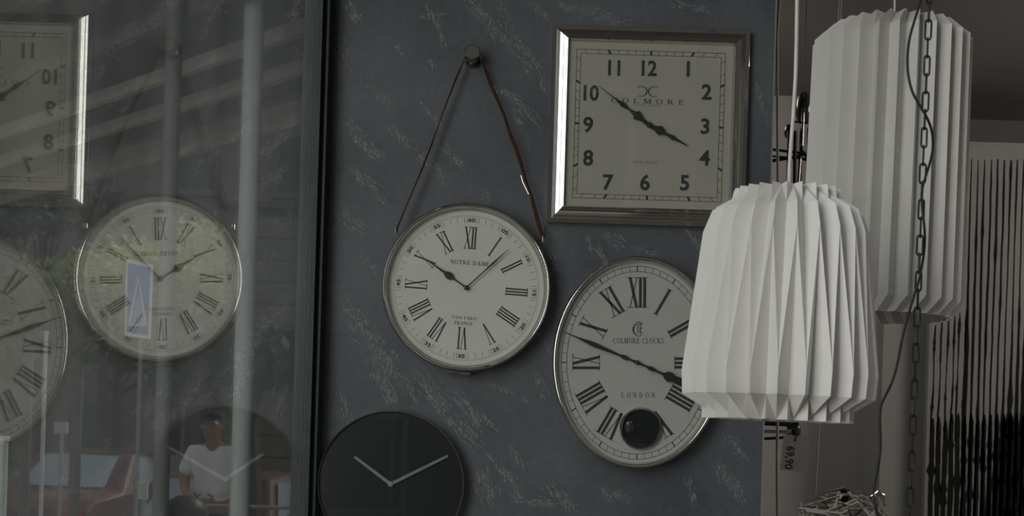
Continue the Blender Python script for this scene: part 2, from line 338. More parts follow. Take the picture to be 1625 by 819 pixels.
_n = nt.nodes.new('ShaderNodeTexNoise'); _n.inputs['Scale'].default_value = 120; _n.inputs['Detail'].default_value = 5; _n.inputs['Roughness'].default_value = .7
_r = nt.nodes.new('ShaderNodeMapRange'); _r.inputs[1].default_value = .40; _r.inputs[2].default_value = .56; _r.inputs[4].default_value = .85
_t = nt.nodes.new('ShaderNodeBsdfTransparent'); _m = nt.nodes.new('ShaderNodeMixShader'); _b = nt.nodes['Principled BSDF']
nt.links.new(_tc.outputs['Object'], _mp.inputs[0]); nt.links.new(_mp.outputs[0], _n.inputs['Vector']); nt.links.new(_n.outputs[0], _r.inputs[0])
nt.links.new(_r.outputs[0], _m.inputs[0]); nt.links.new(_t.outputs[0], _m.inputs[1]); nt.links.new(_b.outputs[0], _m.inputs[2]); nt.links.new(_m.outputs[0], nt.nodes['Material Output'].inputs[0])
tag(strokes.build('trowel_strokes', M_stroke, wall, recalc=False), kind='stuff')

# room shell
struct('floor', MB().box((1.75, 3.1, -.05), (4.5, 6.0, .1)), M_floor)
struct('ceiling', MB().box((1.77, 3.85, CEIL + .05), (4.6, 4.3, .1)), M_ceil)
struct('wall_far', MB().box((1.75, 6.0, CEIL / 2), (4.5, .12, CEIL)), M_wallf)
struct('trim_far', MB().box((1.9, 5.90, CEIL - .155), (3.9, .08, .31)), mat('dark_band', (.085, .086, .080), .8))
struct('wall_right', MB().box((4.0, 1.6, CEIL / 2), (.1, 9.0, CEIL)), M_wallf)
struct('wall_left', MB().box((X0 - .02, 4.55, CEIL / 2 + .2), (.05, 2.95, CEIL + .4)), mat('exterior_render', (.12, .12, .12), .8))
# grey pier behind the chain
xa, xb = P(1397, 700, 5.2).x, P(1490, 700, 5.2).x
struct('wall_pier', MB().box(((xa + xb) / 2, 5.45, CEIL / 2), (xb - xa, .5, CEIL)), M_wallg)
# dark boxed-out wall left of pier
xc = P(1150, 700, 5.6).x
struct('wall_recess', MB().box(((xc + xa) / 2 + .01, 5.7, CEIL / 2), (xa - xc + .02, .3, CEIL)), mat('charcoal_wall', (.21, .21, .20), .85, noise=(3, .08)))

# side window: one tall pane, dark profile where it meets the plaster wall
win = struct('window_1', MB().box((X0, 1.87, .03), (.05, 2.22, .06)).box((X0, 1.87, CEIL - .02), (.05, 2.22, .04)), M_trim)
pn = MB().box((X0, 1.87, CEIL / 2), (.003, 2.22, CEIL - .08)).build('pane', M_pane, win)
jamb = MB()
for (dx, y0, y1, w) in ((.0045, 2.93, 3.0, .009), (.0125, 2.962, 3.0, .007), (.019, 2.95, 3.0, .006), (.0245, 2.975, 3.0, .005)):
    jamb.box((X0 + dx, (y0 + y1) / 2, CEIL / 2), (w, y1 - y0, CEIL))
struct('trim_1', jamb, M_trim)
struct('trim_2', MB().box((X0 + .0205, 2.972, 2.35), (.003, .014, 1.4)), mat('grey_seal', (.075, .085, .09), .5))

# ================================================================== CLOCKS
def dome(rx, rz, y, h, n=64, m_=8):
    q = MB(); vs = [(0, y - h, 0)]
    for i in range(1, m_ + 1):
        t = i / m_; yy = y - h * (1 - t * t)
        vs += [(rx * t * math.sin(2 * math.pi * k / n), yy, rz * t * math.cos(2 * math.pi * k / n)) for k in range(n)]
    fs = [(0, 1 + k, 1 + (k + 1) % n) for k in range(n)]
    for i in range(m_ - 1):
        for k in range(n): a = 1 + i * n; fs.append((a + k, a + n + k, a + n + (k + 1) % n, a + (k + 1) % n))
    q.add(vs, fs); return q
def disc(rx, rz, y, n=96, cx=0, cz=0):
    return MB().add([(cx + rx * math.sin(2 * math.pi * k / n), y, cz + rz * math.cos(2 * math.pi * k / n)) for k in range(n)], [tuple(range(n))])
def hand(parent, pts, ang, y, mt, label=None):
    """pts: half outline [(distance, half width)] mirrored; ang clockwise from 12"""
    o = [(w, d) for d, w in pts] + [(-w, d) for d, w in reversed(pts)]
    c, s_ = math.cos(R(ang)), math.sin(R(ang)); o = [(x * c + z * s_, -x * s_ + z * c) for x, z in o]
    h = MB().poly(o, y, y - .0012).build('clock_hand', mt, parent)
    if label: h['label'] = label
    return h

# --- round clock on a leather strap
ctr = P(739.7, 456, 2.95)
c1 = empty('wall_clock', (ctr.x, WY, ctr.z), 'round white chrome-rimmed clock hanging from a brown leather strap', 'clock', (0, R(2.8), 0))
YF = -.034
MB().ring([(.184, 0), (.186, -.006), (.186, -.040), (.1870, -.048), (.1873, -.0515), (.1883, -.0545), (.1900, -.0567), (.1922, -.0575), (.1944, -.0567), (.1961, -.0545), (.1971, -.0515), (.1971, -.046), (.1955, -.040), (.1925, -.036), (.1925, -.004), (.190, 0)], closed=True, n=128).build('bezel', chrome, c1, smooth=True)
MB().ring([(.1872, -.051), (.1862, -.044), (.1815, YF + .001)], n=128).build('inner_ring', mat('satin_inner_ring', (.42, .41, .38), .45, metal=.6), c1, smooth=True)
disc(.184, .184, YF).build('dial', M_face, c1, recalc=False)
MB().box((0, -.006, 0), (.30, .010, .16)).build('back_case', M_black, c1)
tr = MB()
for k in range(60):
    a = math.radians(6 * k); 
    if True:
        num = (k % 5 == 0)
        if not num:
            tr.line2((.1535 * math.sin(a), .1535 * math.cos(a)), (.1655 * math.sin(a), .1655 * math.cos(a)), .0007, YF - .0001, YF - .0005)
for k in range(12):
    for da in (-3.9, 3.9):
        a = R(30 * k + da); tr.line2((.1525 * math.sin(a), .1525 * math.cos(a)), (.1665 * math.sin(a), .1665 * math.cos(a)), .0007, YF - .0001, YF - .0005)
for k in range(240):
    a = R(1.5 * k); tr.line2((.168 * math.sin(a), .168 * math.cos(a)), (.1715 * math.sin(a), .1715 * math.cos(a)), .0008, YF - .0001, YF - .0004)
tr.build('minute_track', M_ink, c1)
for k in range(12):
    a = 30 * k; rot = a if k in (0, 1, 2, 3, 9, 10, 11) else a + 180
    sans('%02d' % (5 * k or 60), .0125, M_ink, 'minute_number', c1, .1605 * math.sin(R(a)), .1605 * math.cos(R(a)), YF - .0003, R(rot), 1.35, .0004)
for k in range(12):
    g = roman(ROM[k], .0505, .0034, .0032, .0130, .36, .0014)
    o = g.build('numeral', M_blue if k == 5 else M_ink, c1, loc=(.1185 * math.sin(R(30 * k)), YF - .0002, .1185 * math.cos(R(30 * k)))); o.rotation_euler = (0, R(30 * k), 0)
tx = MB(); serif('NOTRE DAME', .0098, tx, .0035, .0600, YF - .0001, width=.0915); serif('75004 PARIS', .0070, tx, .0, -.0705, YF - .0001, width=.0600); serif('FRANCE', .0075, tx, .0, -.0830, YF - .0001, width=.0430)
tag(tx.build('lettering', M_ink2, c1), kind='stuff')
rl = 2.8
hand(c1, [(-.006, .003), (.012, .0016), (.020, .0015), (.038, .0020), (.043, .0075), (.050, .0088), (.056, .0070), (.064, .0028), (.080, .0018), (.118, .0008)], math.degrees(math.atan2(-81, 57)) - 4.5 , YF - .006, M_hand)
hand(c1, [(-.006, .003), (.010, .0014), (.060, .0013), (.086, .0024), (.100, .0016), (.134, .0004)], math.degrees(math.atan2(67, 61)) - 4.5, YF - .009, M_hand)
MB().ring([(.0001, -.014 + YF), (.0050, -.013 + YF), (.0056, -.010 + YF), (.0056, YF)], n=20).build('hub', M_hand, c1, smooth=True)
dome(.1861, .1861, -.0435, .0065).build('cover_glass', M_clear, c1, smooth=True, recalc=False)
# lugs, knob and strap (world placed, then parented)
def to_local(o, parent):
    bpy.context.view_layer.update(); o.parent = parent; o.matrix_parent_inverse = parent.matrix_world.inverted(); return o
kn = P(750, 87, 2.965)
knob = empty('round_peg', (kn.x, WY, kn.z), 'short round nickel peg in the plaster wall holding up the leather strap', 'peg')
MB().ring([(.0001, -.058), (.0155, -.058), (.0175, -.056), (.0178, -.046), (.0165, -.043), (.0165, -.040), (.0178, -.037), (.0178, -.030)], n=32).build('cap', chrome2, knob, smooth=True)
MB().ring([(.0115, -.032), (.0115, -.006), (.0215, -.006), (.0225, -.003), (.0225, 0)], n=32).build('stem', chrome2, knob, smooth=True)
def ribbon(pts, widths, th=.0016):
    q = MB(); pts = [Vector(p) for p in pts]; vs = []
    for i, p in enumerate(pts):
        t = (pts[min(i + 1, len(pts) - 1)] - pts[max(i - 1, 0)]).normalized(); w = Vector(widths[i]); nn = t.cross(w).normalized() * th / 2
        vs += [p + w / 2 + nn, p - w / 2 + nn, p - w / 2 - nn, p + w / 2 - nn]
    fs = [(0, 1, 2, 3), tuple(4 * len(pts) - 4 + i for i in (3, 2, 1, 0))]
    for i in range(len(pts) - 1):
        for k in range(4): fs.append((4 * i + k, 4 * i + (k + 1) % 4, 4 * i + 4 + (k + 1) % 4, 4 * i + 4 + k))
    return q.add(vs, fs)
def lerp(a, b, t): return a + (b - a) * t
kl = Vector((kn.x - .0185, 2.975, kn.z - .004)); kr = Vector((kn.x + .0185, 2.975, kn.z - .006))
ll = P(629, 368, 2.965); lr = P(862, 380, 2.965)
left = [Vector((kn.x + .010, 2.975, kn.z + .0165)), Vector((kn.x - .004, 2.975, kn.z + .0185)), Vector((kn.x - .015, 2.975, kn.z + .012)), kl] + [lerp(kl, ll, t / 8) + Vector((-.002 * math.sin(t), 0, 0)) for t in range(1, 9)]
wl = [(0, .012, 0)] * 4 + [(.0015 + .0012 * math.sin(t * 1.7), .012, .0004) for t in range(1, 9)]
to_local(ribbon(left, wl).build('strap', M_leather), c1)
right = [Vector((kn.x + .010, 2.975, kn.z + .0165)), kr]; wr = [(0, .012, 0), (.003, .012, 0)]
for t in range(1, 13):
    b = kr + (lr - kr) * (t / 12); right.append(b + Vector((.010 * math.sin(math.pi * t / 12) + .0012 * math.sin(t * 2.2), .002 * math.sin(t), 0))); wr.append((.0085 + .002 * math.sin(t * 1.3), .009, .002))
to_local(ribbon(right, wr).build('strap', M_leather), c1)
bk = [P(826, 279, 2.955), P(829, 290, 2.953), P(834, 300, 2.953), P(840, 313, 2.956)]
to_local(MB().tube([p + Vector((.001, -.004, 0)) for p in bk], .0009, 6).build('buckle', chrome, None, smooth=True), c1)
# leather band round the lower half of the case
bp = []; bw = []
for i in range(49):
    a = R(-62 - 236 * i / 48); flare = .006 * max(0, 1 - i / 6) + .006 * max(0, 1 - (48 - i) / 6)
    bp.append(Vector(((.1955 + flare) * math.sin(a), -.020, (.1955 + flare) * math.cos(a)))); bw.append((0, .014, 0))
ribbon(bp, bw).build('band', M_leather, c1)
for (p, h) in ((ll, .0075), (lr, .0075)):
    to_local(MB().tube([p + Vector((-.001, -.004, h)), p + Vector((-.001, -.006, 0)), p + Vector((-.001, -.004, -h))], .0019, 8).tube([p + Vector((.003, 0, h * .6)), p + Vector((.003, 0, -h * .6))], .0012, 8).build('lug', chrome, None, smooth=True), c1)
MB().box((-.004, -.026, -.1995), (.060, .016, .0035)).box((.012, -.0265, -.2025), (.022, .014, .003)).build('bottom_clasp', chrome2, c1)
# grey paper ticket tucked between clock and wall
tp = P(848, 370, 2.995)
tk = MB().box((tp.x, 2.9975, tp.z), (.048, .0012, .032)).build('paper_ticket', mat('grey_ticket', (.13, .135, .14), .8)); tag(tk, 'small grey paper ticket stuck on the wall behind the right end of the leather strap', 'ticket')

# --- square clock
sc_ = P(1031, 197, 2.96)
c2 = empty('wall_clock', (sc_.x, WY, sc_.z), 'large square clock in a stepped chrome frame with cream dial and Arabic numerals', 'clock', (0, R(.0), 0))
FZ = -.026
fr = MB().ring([(.2335, 0), (.2335, -.016), (.2315, -.019), (.2190, -.022), (.2175, -.0245), (.2125, -.0285), (.2072, -.0335), (.2060, -.0350), (.2000, -.0368), (.1990, -.0385), (.1972, -.0390), (.1960, -.0370), (.1935, FZ - .001), (.1935, FZ + .004)], rect=True, n=4)
def side(name, k, prof):
    """one mitred frame member"""
    q = MB(); vs = []
    A, B = [((-1, -1), (1, -1)), ((1, -1), (1, 1)), ((1, 1), (-1, 1)), ((-1, 1), (-1, -1))][k]
    for r, y in prof: vs += [(A[0] * r, y, A[1] * r), (B[0] * r, y, B[1] * r)]
    return q.add(vs, [(2 * i, 2 * i + 1, 2 * i + 3, 2 * i + 2) for i in range(len(prof) - 1)]).build(name, chrome, c2)
PR = [(.2335, 0), (.2335, -.019), (.2330, -.0195), (.2240, -.0197), (.2192, -.0220), (.2185, -.0262), (.2150, -.0281), (.2115, -.0295), (.2075, -.0307), (.2062, -.0355), (.2000, -.0368), (.1990, -.0385), (.1972, -.0390), (.1960, -.0370), (.1935, FZ - .001), (.1925, FZ + .002)]
for k in range(4): side('frame_side', k, PR)
MB().box((0, FZ + .002, 0), (.388, .004, .388)).build('dial', M_cream, c2)
MB().box((0, -.010, 0), (.44, .018, .44)).build('back_case', M_black, c2)
yf = FZ - .0001
q = MB(); so, si = .1755, .1655
for s_ in (so, si):
    for (a, b) in (((-s_, -s_), (s_, -s_)), ((s_, -s_), (s_, s_)), ((s_, s_), (-s_, s_)), ((-s_, s_), (-s_, -s_))): q.line2(a, b, .0010, yf, yf - .0004)
for k in range(60):
    a = R(6 * k); d = Vector((math.sin(a), math.cos(a))); mxx = max(abs(d.x), abs(d.y)); o = d * so / mxx; i_ = d * si / mxx
    q.line2(tuple(i_), tuple(o), .0048 if k % 5 == 0 else .0010, yf, yf - .0005) if (k % 15 or True) else None
q.build('minute_track', M_ink, c2)
def c2pos(cxx, czz):   # crop pixel of the dial -> local metres
    u, v = (cxx - 425) / 2.482 / 676, -(czz - 423) / 2.482 / 676
    return u * cr - v * sr, u * sr + v * cr
for (t, x_, z_) in (('12', 426, 196), ('1', 580, 199), ('2', 653, 290), ('3', 647, 426), ('4', 645, 551), ('5', 566, 650), ('6', 409, 648), ('7', 263, 648), ('8', 184, 551), ('9', 184, 420), ('10', 196, 294), ('11', 287, 195)):
    lx, lz = c2pos(x_, z_)
    sans(t, .0500, M_ink, 'numeral', c2, lx, lz, yf - .0002, 0, .98 if len(t) == 1 else .88, .0014)
tx = MB(); lx, lz = c2pos(419, 327)
# wide lettering, thin strokes
lt = MB(); serif('COLMORE', .0115, lt, lx, lz, yf, width=.172, gap=.62); tag(lt.build('lettering', M_ink2, c2), kind='stuff')
lt = MB(); lx, lz = c2pos(418, 343); serif('CLOCK COMPANY', .0035, lt, lx, lz, yf, width=.066); lx, lz = c2pos(411, 569); serif('NEW YORK', .0058, lt, lx, lz, yf, width=.060); tag(lt.build('small_lettering', mat('faint_ink', (.26, .25, .22), .7), c2), kind='stuff')
lg = MB(); lx, lz = c2pos(420, 288)
for sg in (-1, 1):
    g = MB().arc(0.0165, 0, .0150, .0125, .0112, .0108, 100, 260, 0, 1, 14).line2((.0142, .0117), (.024, .0108), .0014, 0, 1).line2((.0142, -.0117), (.024, -.0108), .0014, 0, 1).line2((.0236, .0112), (.0245, .0070), .0016, 0, 1)
    g.xf(lambda a, b, c: (lx + sg * (a - .0015), yf - .0004 * b, lz + c)); lg.merge(g)
lg.build('emblem', M_ink2, c2)
hand(c2, [(-.018, .0035), (-.006, .0050), (.010, .0028), (.020, .0045), (.032, .0090), (.038, .0125), (.043, .0060), (.060, .0022), (.080, .0060), (.086, .0040), (.100, .0012), (.151, .0004)], math.degrees(math.atan2(-200, 153)) - 1.7, yf - .006, M_hand)
hand(c2, [(-.016, .0035), (.0, .0050), (.015, .0040), (.022, .0090), (.030, .0115), (.036, .0060), (.048, .0024), (.064, .0058), (.070, .0030), (.104, .0005)], math.degrees(math.atan2(157, -87)) - 1.7, yf - .008, M_hand)
MB().ring([(.0001, yf - .012), (.0058, yf - .011), (.0062, yf - .008), (.0062, yf)], n=20).build('hub', M_hand, c2, smooth=True)
MB().box((0, FZ - .0125, 0), (.388, .0016, .388)).build('cover_glass', M_clear, c2)

# --- oval clock
oc = P(1011.6, 575.5, 2.955)
c3 = empty('wall_clock', (oc.x, WY, oc.z), 'oval white clock with a round pendulum window, partly behind the pleated lamp', 'clock', (0, R(-1.5), 0))
K = 1 / 2.341 / 677; OF = -.036
a_, b_ = 120.5 / 677, 153.8 / 677
MB().ring([(.010, 0), (.016, -.008), (.0165, -.040), (.0200, -.043), (.0215, -.0470), (.0212, -.0505), (.0198, -.0535), (.0175, -.0552), (.0150, -.0552), (.0127, -.0535), (.0112, -.0505), (.0105, -.046), (.008, OF)], a_, b_, n=128, add=True).build('bezel', chrome, c3, smooth=True)
disc(a_ + .012, b_ + .012, OF).build('dial', M_oval, c3, recalc=False)
tr = MB()
for (g_, w_) in ((.0, .0011), (-.0125, .0011)):
    n = 120
    for k in range(n):
        t0, t1 = 2 * math.pi * k / n, 2 * math.pi * (k + 1) / n
        tr.line2(((a_ + g_) * math.sin(t0), (b_ + g_) * math.cos(t0)), ((a_ + g_) * math.sin(t1), (b_ + g_) * math.cos(t1)), w_, OF - .0001, OF - .0005)
for k in range(60):
    t0 = R(6 * k); tr.line2(((a_ - .0125) * math.sin(t0), (b_ - .0125) * math.cos(t0)), (a_ * math.sin(t0), b_ * math.cos(t0)), .0026 if k % 5 == 0 else .0010, OF - .0001, OF - .0005)
tr.build('minute_track', M_ink, c3)
na, nb = 190 * K, 262 * K
for k in range(12):
    if k == 6: continue
    H = .070 - .007 * abs(math.sin(R(30 * k)))
    g = roman(ROM[k], H, .0066, .0034, .0190, .26, .0014)
    o = g.build('numeral', M_ink, c3, loc=(na * math.sin(R(30 * k)), OF - .0002, nb * math.cos(R(30 * k)))); o.rotation_euler = (0, R(30 * k), 0)
tx = MB(); serif('COLMORE CLOCKS', .0125, tx, .0030, .0520, OF - .0001, width=.1195); serif('LONDON', .0120, tx, .0030, -.0760, OF - .0001, width=.0790, gap=.75)
tag(tx.build('lettering', M_ink2, c3), kind='stuff')
lg = MB(); ex, ez = .002, .0785
lg.arc(ex + .001, ez, .0135, .0165, .0100, .0150, 50, 310, OF - .0001, OF - .0005, 18).arc(ex - .002, ez, .0115, .012, .0095, .011, 100, 265, OF - .0001, OF - .0005, 12)
lg.line2((ex - .001, ez - .009), (ex - .001, ez + .010), .0022, OF - .0001, OF - .0005).line2((ex + .005, ez - .009), (ex + .005, ez + .010), .0030, OF - .0001, OF - .0005)
lg.line2((ex - .003, ez + .011), (ex + .012, ez + .013), .0018, OF - .0001, OF - .0005).line2((ex + .005, ez + .002), (ex + .011, ez + .003), .0016, OF - .0001, OF - .0005).line2((ex + .004, ez - .008), (ex + .012, ez - .009), .0018, OF - .0001, OF - .0005)
lg.line2((ex - .004, ez + .0185), (ex + .010, ez + .0165), .0014, OF - .0001, OF - .0005)
lg.build('emblem', M_ink2, c3)
hm = math.degrees(math.atan2(-275, 115)) - .2
hand(c3, [(-.012, .002), (-.004, .0042), (.004, .0042), (.014, .0022), (.020, .0022), (.028, .0050), (.034, .0050), (.044, .0022), (.110, .0056), (.124, .0046), (.150, .0016), (.190, .0006)], hm, OF - .006, M_hand)
hand(c3, [(-.004, .0042), (.016, .0022), (.024, .0022), (.032, .0052), (.038, .0050), (.048, .0026), (.066, .0030), (.074, .0100), (.084, .0125), (.094, .0075), (.104, .0090), (.122, .0100), (.150, .0030), (.158, .0012)], hm + 181.5, OF - .009, M_hand)
MB().ring([(.0001, OF - .013), (.0046, OF - .012), (.0052, OF - .010), (.0052, OF)], n=20).build('hub', M_hand, c3, smooth=True)
wx, wz = 15 * K, -246 * K
w_ = MB().ring([(.0425, OF), (.0435, OF - .005), (.0455, OF - .008), (.0490, OF - .0085), (.0505, OF - .005), (.0510, OF)], n=48, cx=wx, cz=wz).build('pendulum_window', chrome, c3, smooth=True)
disc(.044, .044, OF - .0012, 48, wx, wz).build('opening', M_blackglass, w_, recalc=False)
q = MB().ring([(.0001, OF - .0060), (.010, OF - .0055), (.0125, OF - .003), (.0130, OF - .001)], n=28, sz=1.3, cx=wx - .027, cz=wz + .004); q.build('pendulum_bob', mat('dull_brass', (.18, .17, .15), .3, 1), w_, smooth=True)
dome(a_ + .010, b_ + .010, OF - .0085, .0165).build('cover_glass', M_clear, c3, smooth=True, recalc=False)

# --- black clock
bc = P(619.5, 768.5, 2.96)
c4 = empty('wall_clock', (bc.x, WY, bc.z), 'round black clock without numerals, thin chrome rim and two grey stick hands', 'clock')
MB().ring([(.165, 0), (.168, -.003), (.1690, -.034), (.1694, -.0365), (.1704, -.0382), (.1716, -.0382), (.1726, -.0365), (.1730, -.034), (.1730, -.003), (.170, 0)], n=128).build('rim', chrome, c4, smooth=True)
disc(.169, .169, -.030).build('dial', M_blackglass, c4, recalc=False)
hand(c4, [(-.003, .0038), (.0, .0042), (.100, .0032), (.107, .0028)], math.degrees(math.atan2(-58, 44)) - 1.7, -.034, M_grey)
hand(c4, [(-.003, .0036), (.0, .0038), (.145, .0030), (.151, .0026)], math.degrees(math.atan2(93, 46)) - 1.7, -.036, M_grey)
MB().ring([(.0001, -.0395), (.0060, -.039), (.0068, -.037), (.0068, -.030)], n=24).build('hub', M_grey, c4, smooth=True)
dome(.1695, .1695, -.0375, .0012).build('cover_glass', M_clear, c4, smooth=True, recalc=False)

# ================================================================== PENDANT LAMPS
def pleated(name, top, levels, N, mt, label, tilt=(0, 0, 0), phase=0.0, swap=False):
    """levels: (z, ridge radius, valley radius) from the top rim down"""
    o = empty(name, top, label, 'lamp', tilt)
    q = MB(); n2 = 2 * N; vs = []
    rj = random.Random(5); jit = [rj.uniform(-.10, .10) for _ in range(n2)]
    for li, (z, rr, rv) in enumerate(levels):
        for k in range(n2):
            a = (k + jit[k] * .8) * math.pi / N + phase; r = rr if k % 2 == 0 else rv
            vs.append((r * math.sin(a), -r * math.cos(a), z))
    fs = []
    for i in range(len(levels) - 1):
        for k in range(n2):
            a, b, c, d = i * n2 + k, i * n2 + (k + 1) % n2, (i + 1) * n2 + (k + 1) % n2, (i + 1) * n2 + k
            if swap: fs += [(a, b, d), (b, c, d)] if k % 2 == 0 else [(a, b, c), (a, c, d)]
            else: fs += [(a, b, c, d)]
    q.add(vs, fs); s_ = q.build('shade', mt, o); md = s_.modifiers.new('thickness', 'SOLIDIFY'); md.thickness = .0005
    zt = levels[0][0]; rt = min(levels[0][1:]) * .9
    MB().tube([(rt * math.sin(t), rt * math.cos(t), zt - .012) for t in [2 * math.pi * i / 24 for i in range(24)]], .0018, 6, closed=True).tube([(-rt, 0, zt - .012), (rt, 0, zt - .012)], .0016, 6).build('hoop', M_white, o)
    MB().tube([(0, 0, zt + .002), (0, 0, zt - .07)], .017, 16).build('socket', M_white, o, smooth=True)
    return o
def cord(name, pts, r, mt, parent=None):
    return MB().tube(pts, r, 8).build(name, mt, parent, smooth=True)
def zat(py, Y, px=1250): return P(px, py, Y).z
Yn = 2.3
nt_ = P(1250, 293, Yn); nbm = P(1245, 666, Yn)
k = 1 / 870.0
lev = [(-.012, .096, .068), (-.052, .104, .134), (-.092, .118, .149), (-.345, .1765, .140), (-.388, .1735, .136), (-.431, .104, .136)]
lamp1 = pleated('pendant_lamp', nt_, lev, 24, M_paper, 'barrel-shaped white pleated paper lamp hanging in front of the oval clock', (0, R(1.0), 0), R(3), True)
cp = [(1265, -10), (1264, 60), (1262.5, 120), (1259, 180), (1255, 230), (1253, 262), (1252, 296)]
pts = [P(x, y, Yn) - nt_ for x, y in cp]; pts = [Vector((P(1265, -120, Yn) - nt_).to_tuple())] + pts
zc = CEIL - nt_.z; pts[0].z = zc
to_local(cord('cord', [p + nt_ for p in pts], .0034, M_white), lamp1)
ey = P(1239, 547, Yn - .158)
to_local(MB().ring([(.0030, -.0012), (.0046, -.0014), (.0050, 0)], n=20, sz=1.75).build('eyelet', mat('grey_eyelet', (.35, .34, .31), .5), None, loc=(ey.x, ey.y - .001, ey.z)), lamp1)

Yq = 2.9
ft = P(1416, 44, Yq)
lev = [(0, .105, .135), (-.036, .176, .140), (-.633, .181, .148), (-.668, .146, .158)]
lamp2 = pleated('pendant_lamp', ft, lev, 27, M_paper2, 'tall cylindrical white pleated paper pendant lamp hanging behind the black chain', (0, R(.9), 0), R(2))
pp = [P(1420, -10, Yq), P(1419, 60, Yq)]; top = Vector((pp[0].x + .01, pp[0].y, CEIL))
to_local(cord('cord', [top] + pp, .0026, M_white), lamp2)

# stick-ball lamp, then a beige line built for the ghost reflection of a cord
Yb = 4.2
ball = P(1338, 872, Yb); br = .205
lb = empty('pendant_lamp', ball, 'round lamp woven from criss-crossed pale sticks at the bottom edge', 'lamp')
st = MB().box((0, 0, 0), (.0085, .0035, .165)).mesh('stick', M_sticks); r3 = random.Random(11)
for i in range(170):
    u = r3.uniform(-1, 1); th = r3.uniform(0, 2 * math.pi); s_ = math.sqrt(1 - u * u); n_ = Vector((s_ * math.cos(th), s_ * math.sin(th), u))
    rr = br * r3.uniform(.86, .985); t = n_.orthogonal().normalized(); t = Matrix.Rotation(r3.uniform(0, 6.28), 3, n_) @ t; b_2 = n_.cross(t)
    Mx = Matrix((b_2, n_, t)).transposed().to_4x4(); Mx.translation = n_ * (rr - .012)
    o = bpy.data.objects.new('stick', st); col.objects.link(o); o.parent = lb; o.matrix_local = Mx
    o.scale = (r3.uniform(.6, 1.1), 1, r3.uniform(.6, 1.15))
MB().tube([(0, 0, br - .005), (0, 0, br - .06)], .014, 14).build('socket', M_black, lb, smooth=True)
MB().tube([(.060, -.09, .175), (.082, -.10, .195), (.100, -.10, .185), (.108, -.10, .155)], [.010, .012, .012, .008], 10).build('metal_clip', chrome, lb, smooth=True)
tpb = P(1301, 640, Yb); 
to_local(cord('cord', [Vector((tpb.x + .03, Yb, CEIL)), P(1301, 640, Yb), P(1293, 785, Yb), Vector((ball.x, ball.y, ball.z + br))], .0058, mat('pale_grey_cord', (.2, .2, .2), .6)), lb)
cb = tag(cord('cord_reflection_line', [Vector((P(1236, 0, 3.5).x + .01, 3.5, CEIL)), P(1233, 60, 3.5), P(1234, 250, 3.5), P(1236, 450, 3.5), P(1234, 660, 3.5), P(1233, 740, 3.5), P(1234, 830, 3.5), P(1235, 900, 3.5)], .0042, M_brownw), 'thin beige line in place of a ghost reflection of a cord, straight down beside the right edge of the plaster wall', 'cord')  # solid strand modelled where only a faint reflected cord shows

# ================================================================== CHAIN AND CABLE
Yc = 1.9; ppm = F / Yc
A = P(1476, -30, Yc); A = Vector((A.x + .012, Yc, CEIL)); a1 = P(1475, 0, Yc); a2 = P(1443, 819, Yc); dch = (a2 - a1).normalized()
start = a1 - dch * ((CEIL - a1.z) / -dch.z)
ch = empty('hanging_chain', start, 'black iron chain of oblong links hanging before the tall pleated lamp', 'chain')
hw, hl = .0045, .0105
pts = [(hw * math.cos(t), 0, hl * .0 + (hl if math.sin(t) > 0 else -hl) * (1 if abs(math.sin(t)) > 1e-6 else 0) + hw * math.sin(t)) for t in [R(x) for x in (1, 30, 60, 90, 120, 150, 179, 181, 210, 240, 270, 300, 330, 359)]]
lm = MB().tube(pts, .00155, 6, closed=True).mesh('link', M_black, smooth=True)
pitch = .0271; nl = int(((CEIL - 1.15) / -dch.z) / pitch)
hd = math.atan2(dch.x, -dch.z)
for i in range(nl):
    p = dch * (pitch * (i + .5)); jit = math.sin(i * 1.7) * .12
    o = inst('link', lm, ch, p, (0, -hd, 0)); o.rotation_mode = 'XYZ'
    o.rotation_euler = (Matrix.Rotation(-hd, 3, 'Y') @ Matrix.Rotation((0.12 if i % 2 == 0 else R(76)) + jit, 3, 'Z')).to_euler(); o.scale = (1, 1, 1.02)
cpts = [(1466, -20, 0), (1461, 2, 1), (1452, 30, 1), (1443, 60, 1), (1439.5, 92, 1), (1441, 122, 1), (1448, 148, 1), (1460, 168, 1), (1471, 186, 1), (1479, 206, 0), (1481, 230, -1), (1478, 252, -1), (1469, 280, 1), (1462, 303, 1), (1463, 330, 1), (1468, 366, 1), (1467, 400, -1), (1460, 440, 1), (1452, 465, 1), (1445, 487, 1), (1438, 512, 1), (1431, 540, 1), (1425, 575, 1), (1416, 607, 1), (1404, 630, 0), (1397, 645, 0), (1396, 670, 0), (1398, 705, 0), (1394, 740, 0), (1387, 772, 0), (1386, 790, 0), (1390, 808, 0), (1397, 830, 0), (1402, 860, 0)]
c_ = bpy.data.curves.new('c', 'CURVE'); c_.dimensions = '3D'; sp = c_.splines.new('NURBS'); sp.points.add(len(cpts)); 
allp = [Vector((P(1470, -40, Yc).x, Yc, CEIL))] + [P(x, y, Yc - .013 * s_) for x, y, s_ in cpts]
for i, p in enumerate(allp): sp.points[i].co = (*p, 1)
sp.use_endpoint_u = True; sp.order_u = 3; c_.bevel_depth = .00195; c_.bevel_resolution = 3; c_.resolution_u = 8
to = bpy.data.objects.new('t', c_); col.objects.link(to); bpy.context.view_layer.update()
me = bpy.data.meshes.new_from_object(to.evaluated_get(bpy.context.evaluated_depsgraph_get())); bpy.data.objects.remove(to); me.materials.clear(); me.materials.append(M_rubber); me.shade_smooth()
co_ = bpy.data.objects.new('power_cable', me); col.objects.link(co_); tag(co_, 'smooth black cable winding loosely around the black chain', 'cable')

